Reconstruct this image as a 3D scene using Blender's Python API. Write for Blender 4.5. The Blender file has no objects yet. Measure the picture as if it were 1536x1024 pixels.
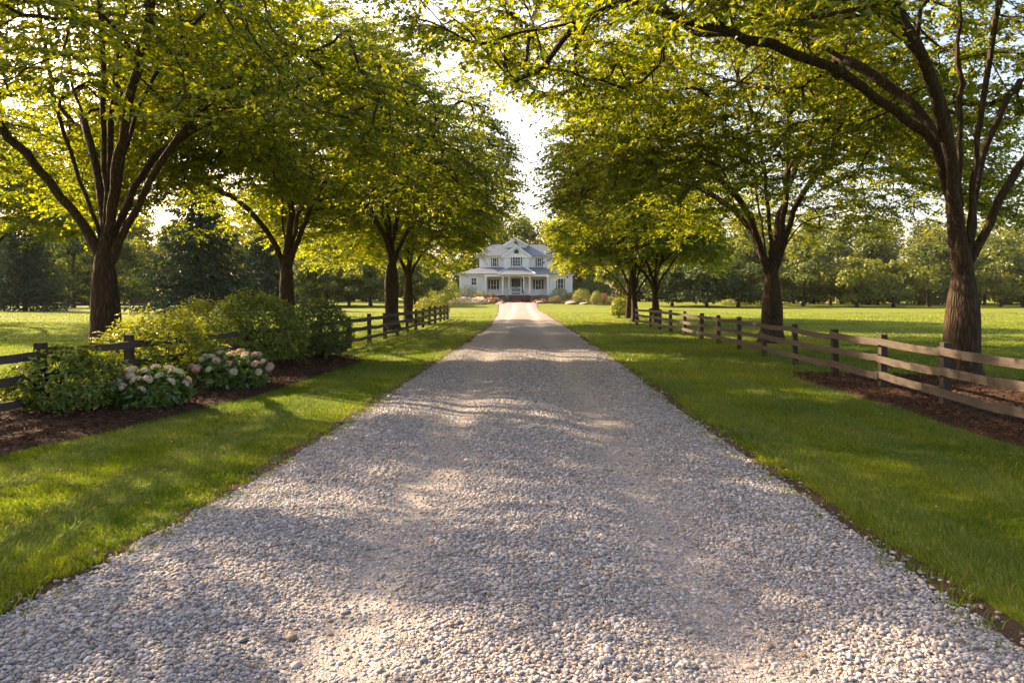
import bpy, math, random
import numpy as np
C = bpy.context.scene.collection
PI = math.pi
HOR, F, VPX, CAMH = 441.0, 1100.0, 780.0, 1.75      # horizon row, focal length (px), vanishing column, eye height

def px(x, Y):            # world x seen in column x at distance Y
    return (x - VPX) / F * Y
def pz(y, Y):            # world z seen in row y at distance Y
    return CAMH + (HOR - y) / F * Y
def gy(y):               # distance of the ground seen in row y
    return F * CAMH / (y - HOR)

def sm(a, b, t):
    t = np.clip((np.asarray(t, float) - a) / (b - a), 0, 1)
    return t * t * (3 - 2 * t)
def ground_z(x, y):
    x = np.asarray(x, float); y = np.asarray(y, float)
    return 0.55 * sm(92, 110, y) * (1 - sm(22, 60, np.abs(x)))

def hash2(ix, iy, s):
    h = (ix.astype(np.int64) * 374761393 + iy.astype(np.int64) * 668265263 + s * 1442695041) & 0x7fffffff
    h = ((h ^ (h >> 13)) * 1274126177) & 0x7fffffff
    h = (h ^ (h >> 16)) & 0xffff
    return h / 65535.0
def vnoise(x, y, s=0):
    x = np.asarray(x, float); y = np.asarray(y, float)
    ix = np.floor(x); iy = np.floor(y); fx = x - ix; fy = y - iy
    fx = fx * fx * (3 - 2 * fx); fy = fy * fy * (3 - 2 * fy)
    a = hash2(ix, iy, s); b = hash2(ix + 1, iy, s); c = hash2(ix, iy + 1, s); d = hash2(ix + 1, iy + 1, s)
    return (a * (1 - fx) + b * fx) * (1 - fy) + (c * (1 - fx) + d * fx) * fy
def fbm(x, y, s=0, o=3):
    t = 0; w = 0.5; n = 0
    for k in range(o):
        t = t + w * vnoise(x * 2 ** k, y * 2 ** k, s + k * 17); n += w; w *= 0.5
    return t / n

def unit(v):
    v = np.asarray(v, float)
    return v / np.maximum(np.linalg.norm(v, axis=-1, keepdims=True), 1e-9)

# ---------------------------------------------------------------- objects
def tag(o, label=None, cat=None, group=None, kind=None):
    if label: o['label'] = label
    if cat: o['category'] = cat
    if group: o['group'] = group
    if kind: o['kind'] = kind
    return o
def empty(name, loc, label, cat, group=None, rz=0.0):
    o = bpy.data.objects.new(name, None); C.objects.link(o)
    o.location = loc; o.rotation_euler = (0, 0, rz); o.empty_display_size = 0.2
    return tag(o, label, cat, group)

class Geo:
    """gathers vertices, faces and colours for one mesh"""
    def __init__(s):
        s.v = []; s.f = {3: [], 4: []}; s.big = []; s.c = []; s.n = 0
    def add(s, V, Fc, col=None):
        V = np.asarray(V, float).reshape(-1, 3)
        Fc = np.asarray(Fc, np.int64)
        s.v.append(V); s.f[Fc.shape[1]].append(Fc + s.n)
        if col is None: col = (1, 1, 1)
        col = np.asarray(col, float)
        s.c.append(np.broadcast_to(col, (len(V), 3)) if col.ndim == 1 else col)
        s.n += len(V)
    def box(s, x0, x1, y0, y1, z0, z1, col=None):
        V = [(x, y, z) for z in (z0, z1) for y in (y0, y1) for x in (x0, x1)]
        s.add(V, [(0, 2, 3, 1), (4, 5, 7, 6), (0, 1, 5, 4), (2, 6, 7, 3), (0, 4, 6, 2), (1, 3, 7, 5)], col)
    def prism(s, pts, y0, y1, col=None):      # outline in x,z extruded along y
        n = len(pts)
        s.add([(x, y0, z) for x, z in pts] + [(x, y1, z) for x, z in pts], [(i, (i + 1) % n, (i + 1) % n + n, i + n) for i in range(n)], col)
        s.big.append([s.n - 2 * n + i for i in range(n)][::-1]); s.big.append([s.n - n + i for i in range(n)])
    def poly(s, pts, thick=None, col=None):   # one flat polygon, given a thickness downward
        n = len(pts); P = np.array(pts, float)
        if thick:
            nrm = unit(np.cross(P[1] - P[0], P[2] - P[0])); Q = P - nrm * thick
            s.add(np.vstack([P, Q]), [((i + 1) % n, i, i + n, (i + 1) % n + n) for i in range(n)], col)
            s.big.append([s.n - 2 * n + i for i in range(n)]); s.big.append([s.n - n + i for i in range(n)][::-1])
        else:
            s.v.append(P); s.c.append(np.ones((n, 3))); s.big.append([s.n + i for i in range(n)]); s.n += n
    def tube(s, P, R, n=8, col=None, ridge=0.0, ph=0.0, cap=True):
        P = np.asarray(P, float); R = np.asarray(R, float); m = len(P)
        T = np.gradient(P, axis=0) if m > 1 else np.array([[0, 0, 1.0]])
        T = unit(T)
        ref = np.array([1.0, 0, 0]) if abs(T[0][0]) < 0.8 else np.array([0, 1.0, 0])
        A = unit(np.cross(T, ref)); B = np.cross(T, A)
        th = np.linspace(0, 2 * PI, n, endpoint=False)
        rr = R[:, None] * np.ones(n)
        if ridge:
            k = np.arange(m)[:, None]
            rr = rr * (1 + ridge * np.sin(5 * th + ph + 0.35 * np.sin(k * 0.5)) + ridge * 0.6 * np.sin(11 * th + 2.1 * ph + 0.25 * k) + ridge * 0.35 * np.sin(17 * th + k * 0.2))
        V = P[:, None, :] + rr[..., None] * (np.cos(th)[None, :, None] * A[:, None, :] + np.sin(th)[None, :, None] * B[:, None, :])
        i = np.arange(m - 1)[:, None] * n; j = np.arange(n)[None, :]; j2 = (j + 1) % n
        Fc = np.stack([i + j, i + j2, i + n + j2, i + n + j], -1).reshape(-1, 4)
        s.add(V.reshape(-1, 3), Fc, col)
        if cap:
            s.big.append([s.n - n + k for k in range(n)])
    def build(s, name, mat, parent=None, smooth=False):
        me = bpy.data.meshes.new(name)
        V = np.vstack(s.v); Cc = np.vstack(s.c)
        loops = []; tot = []
        for k in (3, 4):
            if s.f[k]:
                A = np.vstack(s.f[k]); loops.append(A.ravel()); tot.append(np.full(len(A), k))
        for b in s.big:
            loops.append(np.array(b)); tot.append(np.array([len(b)]))
        L = np.concatenate(loops).astype(np.int32); T = np.concatenate(tot).astype(np.int32)
        me.vertices.add(len(V)); me.vertices.foreach_set('co', V.astype(np.float32).ravel())
        me.loops.add(len(L)); me.loops.foreach_set('vertex_index', L)
        me.polygons.add(len(T))
        st = np.zeros(len(T), np.int32); st[1:] = np.cumsum(T)[:-1]
        me.polygons.foreach_set('loop_start', st)
        try: me.polygons.foreach_set('loop_total', T)
        except Exception: pass
        me.polygons.foreach_set('use_smooth', np.full(len(T), bool(smooth)))
        at = me.attributes.new('Col', 'FLOAT_COLOR', 'POINT')
        at.data.foreach_set('color', np.hstack([Cc, np.ones((len(Cc), 1))]).astype(np.float32).ravel())
        me.update(calc_edges=True); me.validate()
        if mat: me.materials.append(mat)
        o = bpy.data.objects.new(name, me); C.objects.link(o)
        if parent is not None: o.parent = parent
        return o

def copy_tree(o, parent=None):
    kids = [c for c in o.children]
    c = o.copy(); C.objects.link(c)
    if parent is not None: c.parent = parent
    for k in kids: copy_tree(k, c)
    return c

# ---------------------------------------------------------------- materials
class N:
    def __init__(s, name):
        s.m = bpy.data.materials.new(name); s.m.use_nodes = True
        s.t = s.m.node_tree; s.t.nodes.clear(); s.out = s.add('ShaderNodeOutputMaterial')
    def add(s, typ, ins=None, **kw):
        n = s.t.nodes.new(typ)
        for k, v in kw.items(): setattr(n, k, v)
        for k, v in (ins or {}).items():
            sock = n.inputs[k]
            if isinstance(v, bpy.types.NodeSocket): s.t.links.new(v, sock)
            else: sock.default_value = v
        return n
    def done(s, sh):
        s.t.links.new(sh, s.out.inputs['Surface']); return s.m
    def coord(s, k='Object'): return s.add('ShaderNodeTexCoord').outputs[k]
    def map(s, v, scale=(1, 1, 1), loc=(0, 0, 0)):
        return s.add('ShaderNodeMapping', {'Vector': v, 'Scale': scale, 'Location': loc}).outputs[0]
    def noise(s, v, scale, detail=4, rough=0.55, dist=0.0):
        return s.add('ShaderNodeTexNoise', {'Vector': v, 'Scale': scale, 'Detail': detail, 'Roughness': rough, 'Distortion': dist}).outputs['Fac']
    def ramp(s, fac, stops):
        n = s.add('ShaderNodeValToRGB', {'Fac': fac}); e = n.color_ramp.elements
        while len(e) < len(stops): e.new(0.5)
        for k, (p, c) in enumerate(stops):
            e[k].position = p; e[k].color = (*c, 1) if len(c) == 3 else c
        return n.outputs[0]
    def mix(s, f, a, b, mode='MIX'):
        n = s.add('ShaderNodeMixRGB', {'Fac': f, 'Color1': a, 'Color2': b}, blend_type=mode); return n.outputs[0]
    def math(s, op, a, b=0.5):
        return s.add('ShaderNodeMath', {0: a, 1: b}, operation=op).outputs[0]
    def bump(s, h, strength=0.5, dist=0.02, normal=None):
        d = {'Height': h, 'Strength': strength, 'Distance': dist}
        if normal: d['Normal'] = normal
        return s.add('ShaderNodeBump', d).outputs[0]
    def bsdf(s, col, rough=0.8, normal=None, spec=0.3, **kw):
        d = {'Base Color': col, 'Roughness': rough, 'Specular IOR Level': spec}
        if normal: d['Normal'] = normal
        d.update(kw)
        return s.add('ShaderNodeBsdfPrincipled', d).outputs[0]
    def col(s): return s.add('ShaderNodeAttribute', attribute_name='Col').outputs['Color']

def c3(r, g, b): return (r, g, b, 1)

def mat_leaf(name, trans=0.5, gloss=0.06, tint=(1.5, 1.25, 0.35)):
    n = N(name); col = n.col()
    tcol = n.mix(1.0, col, c3(*tint), 'MULTIPLY')
    d = n.add('ShaderNodeBsdfDiffuse', {'Color': col}).outputs[0]
    t = n.add('ShaderNodeBsdfTranslucent', {'Color': tcol}).outputs[0]
    m = n.add('ShaderNodeMixShader', {0: trans, 1: d, 2: t}).outputs[0]
    g = n.add('ShaderNodeBsdfGlossy', {'Color': c3(1, 1, 1), 'Roughness': 0.42}).outputs[0]
    return n.done(n.add('ShaderNodeMixShader', {0: gloss, 1: m, 2: g}).outputs[0])

def mat_bark(name, a, b, scale=1.0):
    n = N(name); v = n.coord()
    warp = n.map(v, (9 * scale, 9 * scale, 1.6 * scale))
    h1 = n.noise(warp, 1.6, 8, 0.65, 0.6)
    vor = n.add('ShaderNodeTexVoronoi', {'Vector': n.map(v, (13 * scale, 13 * scale, 2.2 * scale)), 'Scale': 1.3}, feature='DISTANCE_TO_EDGE').outputs['Distance']
    crack = n.math('MINIMUM', n.math('MULTIPLY', vor, 2.6), 1.0)
    h = n.math('MULTIPLY', n.math('ADD', h1, crack), 0.5)
    col = n.ramp(h, [(0.2, a), (0.75, b)])
    big = n.noise(v, 1.3, 3)
    col = n.mix(n.math('MULTIPLY', big, 0.5), col, c3(0.065, 0.050, 0.034))
    return n.done(n.bsdf(col, 0.9, n.bump(h, 1.0, 0.035), 0.15))

def mat_plain(name, col, rough=0.7, bump=None, var=0.0, spec=0.3, sc=(1, 1, 1)):
    n = N(name); v = n.coord(); c = c3(*col)
    nz = n.noise(n.map(v, sc), bump[0] if bump else 3.0, 6, 0.6)
    if var: c = n.mix(n.math('MULTIPLY', nz, var), c, c3(*[x * 0.45 for x in col]))
    return n.done(n.bsdf(c, rough, n.bump(nz, bump[1], bump[2]) if bump else None, spec))

def mat_vcol(name, rough=0.8, spec=0.3):
    n = N(name); v = n.coord()
    nz = n.noise(v, 60, 3, 0.6)
    c = n.mix(n.math('MULTIPLY', nz, 0.35), n.col(), c3(0.12, 0.10, 0.09), 'MULTIPLY')
    return n.done(n.bsdf(n.mix(0.65, n.col(), c), rough, None, spec))

def mat_lawn():
    n = N('lawn'); v = n.coord()
    a = n.noise(v, 0.35, 5, 0.6); b = n.noise(n.map(v, (5, 1.2, 1)), 3.0, 6, 0.7); f = n.noise(v, 60, 4, 0.8)
    c = n.ramp(a, [(0.3, (0.085, 0.125, 0.008)), (0.7, (0.160, 0.175, 0.014))])
    c = n.mix(n.math('MULTIPLY', b, 0.55), c, c3(0.20, 0.22, 0.028))
    c = n.mix(n.math('MULTIPLY', f, 0.5), c, c3(0.05, 0.09, 0.012))
    return n.done(n.bsdf(c, 0.9, n.bump(n.math('ADD', f, b), 0.7, 0.05), 0.1))

def mat_gravel():
    n = N('gravel_sheet'); v = n.coord()
    sep = n.add('ShaderNodeSeparateXYZ', {'Vector': v}).outputs
    vo = n.add('ShaderNodeTexVoronoi', {'Vector': v, 'Scale': 48.0, 'Randomness': 1.0})
    ed = n.add('ShaderNodeTexVoronoi', {'Vector': v, 'Scale': 48.0}, feature='DISTANCE_TO_EDGE').outputs['Distance']
    fine = n.noise(v, 190, 4, 0.7); big = n.noise(v, 0.9, 5, 0.6)
    stone = n.mix(0.75, c3(0.38, 0.355, 0.34), n.ramp(n.add('ShaderNodeSeparateColor', {'Color': vo.outputs['Color']}).outputs[0],
                  [(0.0, (0.13, 0.125, 0.125)), (0.35, (0.32, 0.30, 0.295)), (0.7, (0.44, 0.41, 0.395)), (1.0, (0.58, 0.55, 0.53))]))
    gap = n.math('MINIMUM', n.math('MULTIPLY', ed, 7.0), 1.0)
    stone = n.mix(gap, c3(0.09, 0.075, 0.062), stone)
    dust = n.mix(n.math('MULTIPLY', fine, 0.55), c3(0.38, 0.345, 0.33), c3(0.24, 0.22, 0.21))
    # the two wheel tracks are worn to dust
    ax = n.math('ABSOLUTE', n.math('ADD', sep[0], -0.08))
    w = n.math('SUBTRACT', 1.0, n.math('MINIMUM', n.math('MULTIPLY', n.math('ABSOLUTE', n.math('SUBTRACT', ax, 0.95)), 2.1), 1.0))
    w = n.math('MINIMUM', n.math('MULTIPLY', n.math('MULTIPLY', w, n.math('ADD', big, 0.25)), 0.9), 0.55)
    c = n.mix(w, stone, dust)
    c = n.mix(n.math('MULTIPLY', n.noise(v, 3.0, 4, 0.6), 0.25), c, c3(0.33, 0.28, 0.24))
    h = n.math('ADD', n.math('MULTIPLY', gap, n.math('SUBTRACT', 1.0, n.math('MULTIPLY', w, 0.8))), n.math('MULTIPLY', fine, 0.35))
    return n.done(n.bsdf(c, 0.9, n.bump(h, 0.9, 0.012), 0.2))

def mat_soil(name, a, b, sc=40):
    n = N(name); v = n.coord()
    f = n.noise(v, sc, 6, 0.75); g = n.noise(v, 2.5, 4, 0.6)
    c = n.ramp(n.math('ADD', n.math('MULTIPLY', f, 0.7), n.math('MULTIPLY', g, 0.3)), [(0.3, a), (0.7, b)])
    return n.done(n.bsdf(c, 0.95, n.bump(f, 1.0, 0.03), 0.1))

M = dict(
    leaf=mat_leaf('maple_leaf', 0.6, 0.03, (1.85, 1.58, 0.30)),
    leaf_far=mat_leaf('far_leaf', 0.50, 0.02, (1.6, 1.4, 0.45)),
    needle=mat_leaf('needle', 0.12, 0.02, (1, 1, 0.7)),
    shrub=mat_leaf('shrub_leaf', 0.45, 0.05, (1.7, 1.45, 0.35)),
    petal=mat_leaf('petal', 0.35, 0.02, (1, 0.95, 0.9)),
    grass=mat_leaf('grass_blade', 0.48, 0.025, (1.35, 1.4, 0.3)),
    bark=mat_bark('bark', (0.016, 0.010, 0.007), (0.088, 0.054, 0.034)),
    bark_far=mat_plain('far_bark', (0.06, 0.045, 0.032), 0.9, (8, 0.6, 0.05), 0.5, 0.1, (1, 1, 0.2)),
    stem=mat_plain('stem', (0.05, 0.038, 0.022), 0.9, (20, 0.4, 0.01), 0.5, 0.1),
    lawn=mat_lawn(), gravel=mat_gravel(), pebble=mat_vcol('pebble', 0.72, 0.35), chip=mat_vcol('bark_chip', 0.95, 0.1),
    soil=mat_soil('soil', (0.045, 0.028, 0.018), (0.13, 0.085, 0.055)),
    mulch=mat_soil('mulch', (0.026, 0.015, 0.010), (0.10, 0.056, 0.038), 55),
    rail=None, post=None,
)
def mat_wood(name, a, b):
    n = N(name); v = n.coord()
    g = n.noise(n.map(v, (14, 1.2, 14)), 2.2, 7, 0.7, 0.8); s = n.noise(v, 2.0, 4)
    c = n.ramp(g, [(0.25, a), (0.75, b)])
    c = n.mix(n.math('MULTIPLY', s, 0.45), c, c3(0.085, 0.072, 0.062))
    return n.done(n.bsdf(c, 0.85, n.bump(g, 0.7, 0.01), 0.2))
M['rail'] = mat_wood('weathered_rail', (0.030, 0.023, 0.018), (0.118, 0.094, 0.078))
M['post'] = mat_wood('weathered_post', (0.018, 0.013, 0.010), (0.070, 0.052, 0.040))
# ---------------------------------------------------------------- leaves and trees
def leaves(geo, P, D, Nn, L, W, col, fold=0.25, droop=0.2):
    """kite leaves folded along the midrib, bent over at the tip"""
    D = unit(D); S = unit(np.cross(D, Nn)); U = np.cross(S, D)
    L = np.asarray(L)[:, None]; W = np.asarray(W)[:, None]
    mid = P + D * L * 0.42
    V = np.stack([P, mid + S * W * 0.5 + U * W * fold * 0.5, P + D * L - U * L * droop, mid - S * W * 0.5 + U * W * fold * 0.5], 1).reshape(-1, 3)
    k = np.arange(len(P))[:, None] * 4
    Fc = np.concatenate([k + np.array([[0, 1, 2]]), k + np.array([[0, 2, 3]])])
    geo.add(V, Fc, np.repeat(col, 4, axis=0))

def leaf_colors(rng, n, a, b, dead=0.0):
    t = rng.random((n, 1)) ** 1.3
    c = np.array(a) * (1 - t) + np.array(b) * t
    return c * (0.8 + 0.4 * rng.random((n, 1)))

def straight_twigs(geo, A, B, r0, r1):
    """thin three-sided twigs from A to B"""
    T = unit(B - A); X = unit(np.cross(T, np.array([0.31, 0.17, 0.93]))); Y = np.cross(T, X)
    V = []
    for Q, r in ((A, r0), (B, r1)):
        for k in range(3):
            V.append(Q + r * (math.cos(2.094 * k) * X + math.sin(2.094 * k) * Y))
    V = np.stack(V, 1).reshape(-1, 3); i = np.arange(len(A))[:, None] * 6
    geo.add(V, np.concatenate([i + np.array([[k, (k + 1) % 3, (k + 1) % 3 + 3, k + 3]]) for k in range(3)]))

def grow_tree(seed, r0, fork, limbs, env, n_cl, leaf=0.12, per=66, r_cl=0.75, cols=((0.070, 0.130, 0.006), (0.235, 0.262, 0.012)),
              min_d=0.58, twigs=6, flat=0.16, lean=(0, 0), detail=14, keep=None, droop=0.25, lac=0.42):
    """skeleton: trunk, limbs, then one branch to each leafy spray spread through the crown; returns (wood, crown) Geo, base at the origin"""
    rng = np.random.default_rng(seed)
    pos = []; par = []; fixed = []
    def node(p, q):
        pos.append(np.array(p, float)); par.append(q); fixed.append(0); return len(pos) - 1
    last = node((0, 0, -0.15), -1)
    nt = max(4, int(fork / 0.3)); trunk_ids = [last]
    for k in range(1, nt + 1):
        t = k / nt
        last = node((lean[0] * t + 0.03 * math.sin(3 * t + seed), lean[1] * t, fork * t), last); trunk_ids.append(last)
    for lb in limbs:
        pts = np.array(lb, float)
        q = min(trunk_ids, key=lambda i: abs(pos[i][2] - (pts[0][2] - 0.75)))
        prev = q; P = np.vstack([pos[q], pts])
        # smooth the limb's polyline
        seg = np.r_[0, np.cumsum(np.linalg.norm(np.diff(P, axis=0), axis=1))]
        m = max(3, int(seg[-1] / 0.4)); s = np.linspace(0, seg[-1], m + 1)
        Q = np.stack([np.interp(s, seg, P[:, k]) for k in range(3)], 1)
        for _ in range(2):
            Q[1:-1] = 0.25 * Q[:-2] + 0.5 * Q[1:-1] + 0.25 * Q[2:]
        Q[1:-1] += rng.normal(0, 0.025, Q[1:-1].shape)
        for p in Q[1:]:
            prev = node(p, prev)
        fixed[prev] = 6
    n0 = len(pos)
    # spray centres
    (ex, ey), R, zb0, zbe, ztop, cone = env
    pts = []; tries = 0
    phs = rng.random(6) * 6.28
    while len(pts) < n_cl and tries < n_cl * 60:
        tries += 1
        th = rng.random() * 2 * PI; rho = math.sqrt(rng.random())
        Rr = R * (1 + 0.10 * math.sin(2 * th + phs[0]) + 0.07 * math.sin(3 * th + phs[1]) + 0.06 * math.sin(5 * th + phs[2]))
        zb = zb0 + (zbe - zb0) * rho ** 1.6 + 0.35 * math.sin(4 * th + phs[3]) * rho + 0.25 * math.sin(7 * th + phs[4])
        zt = zbe + 0.6 + (ztop - zbe - 0.6) * ((1 - rho ** 2) ** 0.5 * (1 - cone) + (1 - rho ** 1.15) * cone)
        if zt - zb < 0.3: zt = zb + 0.3
        z = zb + (zt - zb) * rng.random()
        t = (z - zb) / (zt - zb)
        w = 0.35 + 0.65 * max(abs(2 * t - 1) ** 2, rho ** 2)
        if rng.random() > w: continue
        p = np.array([ex + Rr * rho * math.cos(th), ey + Rr * rho * math.sin(th), z])
        if float(fbm(p[0] * 0.42 + p[2] * 0.30 + seed * 3.7, p[1] * 0.42 - p[2] * 0.22, 200 + seed, 2)) < lac: continue
        if keep is not None and not keep(p): continue
        if pts:
            A = np.array(pts); d = (A - p); d[:, 2] *= 1.5
            if (d * d).sum(1).min() < min_d ** 2: continue
        pts.append(p)
    pts = np.array(pts)
    cap = n0 + len(pts) * 40
    PA = np.zeros((cap, 3)); PA[:n0] = pos; DA = np.zeros((cap, 3)); PR = np.full(cap, -1, int); PR[:n0] = par
    for i in range(n0):
        DA[i] = unit(PA[i] - PA[par[i]]) if par[i] >= 0 else (0, 0, 1)
    ok = np.zeros(cap, bool); ok[:n0] = True
    for i in trunk_ids[:-1]: ok[i] = False
    n = n0
    base = np.array([np.linalg.norm(PA[len(trunk_ids):n0] - p, axis=1).min() for p in pts])
    tips = []
    for ci in np.argsort(base):
        c = pts[ci]; v = c - PA[:n]; d = np.linalg.norm(v, axis=1) + 1e-6
        cosv = (v * DA[:n]).sum(1) / d
        cost = d * (1 + 0.9 * (1 - cosv)) + 100 * (~ok[:n]) + 0.4 * np.maximum(0, PA[:n, 2] - c[2] - 0.4)
        q = int(np.argmin(cost)); dq = d[q]
        p0 = PA[q]; p1 = p0 + DA[q] * dq * 0.35 + np.array([0, 0, 0.08 * dq]); p2 = c
        m = max(2, int(dq / 0.45)); prev = q
        for k in range(1, m + 1):
            t = k / m
            b = (1 - t) ** 2 * p0 + 2 * t * (1 - t) * p1 + t * t * p2 + (rng.normal(0, 0.03, 3) if k < m else 0)
            if n >= cap: break
            PA[n] = b; PR[n] = prev; DA[n] = unit(b - PA[prev]); ok[n] = True; prev = n; n += 1
        tips.append(prev)
    # pipe-model radii
    w = np.zeros(n); w[np.array(tips)] += 1
    for i in range(n0): w[i] += fixed[i]
    for i in range(n - 1, 0, -1): w[PR[i]] += w[i]
    rt = 0.010 * (leaf / 0.12) ** 0.5
    e = math.log(r0 / rt) / math.log(w[0])
    rad = rt * np.maximum(w, 1) ** e
    rad[len(trunk_ids):] *= np.where(rad[len(trunk_ids):] > 0.035, 0.70, 1.0)
    ch = [[] for _ in range(n)]
    for i in range(1, n): ch[PR[i]].append(i)
    wood = Geo(); nt = len(trunk_ids)
    # trunk as one dense flared column
    starts = []
    def chain_from(i):
        out = [i]
        while ch[out[-1]]:
            k = max(ch[out[-1]], key=lambda a: w[a])
            for a in ch[out[-1]]:
                if a != k: starts.append(a)
            out.append(k)
        return out
    c0 = chain_from(0)
    P = PA[c0]; Rr = rad[c0].copy()
    dens = max(2, detail // 4)
    for _ in range(6): Rr[1:-1] = 0.25 * Rr[:-2] + 0.5 * Rr[1:-1] + 0.25 * Rr[2:]
    s = np.linspace(0, len(P) - 1, (len(P) - 1) * dens + 1); k = np.arange(len(P))
    P2 = np.stack([np.interp(s, k, P[:, a]) for a in range(3)], 1); R2 = np.interp(s, k, Rr)
    R2 = R2 * (1 + 0.60 * np.exp(-np.maximum(P2[:, 2], 0) / (r0 * 0.8)) + 0.05 * np.sin(P2[:, 2] * 2.3 + seed))
    wood.tube(P2, R2, detail * 3, ridge=0.022, ph=seed)
    while starts:
        i = starts.pop(); c = chain_from(i); q = PR[i]
        ids = [q] + c; P = PA[ids]; Rr = rad[ids].copy(); 
        Rr[0] = Rr[1]
        if Rr[1] > 0.06:
            mm = min(5, len(Rr)); Rr[:mm] *= np.linspace(1.45, 1.0, 5)[:mm]
        big = Rr[1]
        if big > 0.07:
            s = np.linspace(0, len(P) - 1, (len(P) - 1) * 3 + 1); k = np.arange(len(P))
            P = np.stack([np.interp(s, k, P[:, a]) for a in range(3)], 1); Rr = np.interp(s, k, Rr)
            wood.tube(P, Rr, detail + 4, ridge=0.02, ph=i)
        else:
            wood.tube(P, np.maximum(Rr, 0.006), 6 if big > 0.025 else 4)
    # sprays of leaves
    crown = Geo(); tp = np.array(tips); cpos = PA[tp]; cd = DA[tp].copy()
    out = cpos - np.array([ex, ey, 0]); out[:, 2] = 0
    d = unit(cd * np.array([1, 1, 0.35]) + 0.5 * unit(out) + rng.normal(0, 0.15, cd.shape)); d[:, 2] = np.clip(d[:, 2], -0.35, 0.45); d = unit(d)
    m = len(tp)
    up = unit(np.array([0, 0, 1.0]) + rng.normal(0, 0.16, (m, 3)))
    side = unit(np.cross(d, up)); up = np.cross(side, d)
    size = r_cl * (0.7 + 0.6 * rng.random(m))
    nl = max(3, per // twigs)
    tone = (rng.random((m, 1)) - 0.5) * 0.5
    TA = []; TB = []
    for k in range(twigs):
        ang = (k - (twigs - 1) / 2) / ((twigs - 1) / 2 + 1e-6) * 1.45 + rng.normal(0, 0.18, m)
        ln = size * (1.15 - 0.35 * np.abs(ang) / 1.45) * (0.8 + 0.4 * rng.random(m))
        td = unit(np.cos(ang)[:, None] * d + np.sin(ang)[:, None] * side + up * rng.normal(0.02, flat, m)[:, None])
        A = cpos - d * (size * 0.35 * rng.random(m))[:, None]
        B = A + td * ln[:, None] + np.array([0, 0, -1]) * (droop * ln * 0.6)[:, None]
        TA.append(A); TB.append(B)
        for j in range(nl):
            t = (j + 0.6 + 0.5 * rng.random(m)) / nl
            P = A + (B - A) * t[:, None] + np.array([0, 0, 1]) * (droop * 0.35 * ln * t * (1 - t) * 2)[:, None]
            sgn = 1 if j % 2 else -1
            ld = unit(td * 0.55 + np.cross(up, td) * sgn * (0.5 + 0.5 * rng.random(m))[:, None] + rng.normal(0, 0.28, (m, 3)) + np.array([0, 0, -0.22]))
            ln2 = unit(up + rng.normal(0, 0.42, (m, 3)))
            L = leaf * (0.45 + 0.9 * rng.random(m))
            cc = leaf_colors(rng, m, *cols) * (1 + tone)
            leaves(crown, P, ld, ln2, L, L * 0.72, cc)
    straight_twigs(wood, np.vstack(TA), np.vstack(TB), 0.006 * (leaf / .12) ** .5, 0.0025)
    return wood, crown

def place_tree(name, geos, loc, label, group=None, mats=('bark', 'leaf'), cat='tree', rz=0.0, scale=1.0):
    t = empty(name, loc, label, cat, group, rz); t.scale = (scale,) * 3
    geos[0].build('trunk', M[mats[0]], t, smooth=True)
    geos[1].build('crown', M[mats[1]], t)
    return t

def blob_tree(seed, H, R, trunk_h, leaf=0.34, n=5200, cols=((0.03, 0.055, 0.012), (0.075, 0.105, 0.02)), lobes=26, r0=0.22, low=0.12):
    """tree for the far edge of the fields: lobes of leaf sprays hung on a forked trunk"""
    rng = np.random.default_rng(seed); wood = Geo(); crown = Geo()
    zb = trunk_h
    th = rng.random(lobes) * 2 * PI; u = (np.arange(lobes) + 0.5) / lobes
    prof = np.sin(PI * np.clip(u * (1 - low) + low, 0, 1)) ** 0.6
    rr = R * prof * (0.25 + 0.75 * rng.random(lobes) ** 0.5)
    ctr = np.stack([rr * np.cos(th), rr * np.sin(th), zb + (H - zb) * u * 0.93], 1)
    lr = R * (0.26 + 0.2 * rng.random(lobes)) * (0.65 + 0.35 * prof)
    z = np.linspace(-0.2, H * 0.85, 9)
    wood.tube(np.stack([0.06 * np.sin(z), 0.05 * np.cos(z * 1.3), z], 1), r0 * (1 - 0.85 * (z + .2) / H) * (1 + 0.6 * np.exp(-(z + .2) / .4)), 8)
    for k in range(lobes):
        a = np.array([0, 0, max(zb * 0.75, ctr[k, 2] - R * 0.55)]); b = ctr[k]
        wood.tube([a, a * 0.5 + b * 0.5 + np.array([0, 0, -0.1]), b], [r0 * 0.3, r0 * 0.18, 0.02], 4)
    per = n // lobes
    for k in range(lobes):
        v = unit(rng.normal(0, 1, (per, 3))); v[:, 2] = np.where(v[:, 2] < -0.35, -v[:, 2] * 0.6, v[:, 2]); v = unit(v)
        sh = 0.62 + 0.42 * rng.random(per) ** 0.6
        sc = np.array([1.15, 1.15, 0.72])
        bump = 1 + 0.22 * np.sin(v[:, 0] * 5 + k) * np.sin(v[:, 1] * 6 + k * 2) + 0.1 * np.sin(v[:, 2] * 11 + k)
        P = ctr[k] + v * sc * (lr[k] * sh * bump)[:, None]
        nrm = unit(v + rng.normal(0, 0.45, v.shape) + np.array([0, 0, 0.4])); dd = unit(np.cross(nrm, rng.normal(0, 1, v.shape)) + np.array([0, 0, -0.3]))
        L = leaf * (0.6 + 0.8 * rng.random(per))
        leaves(crown, P, dd, nrm, L, L * 0.75, leaf_colors(rng, per, *cols) * (0.85 + 0.3 * rng.random()), 0.2, 0.15)
    return wood, crown

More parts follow.
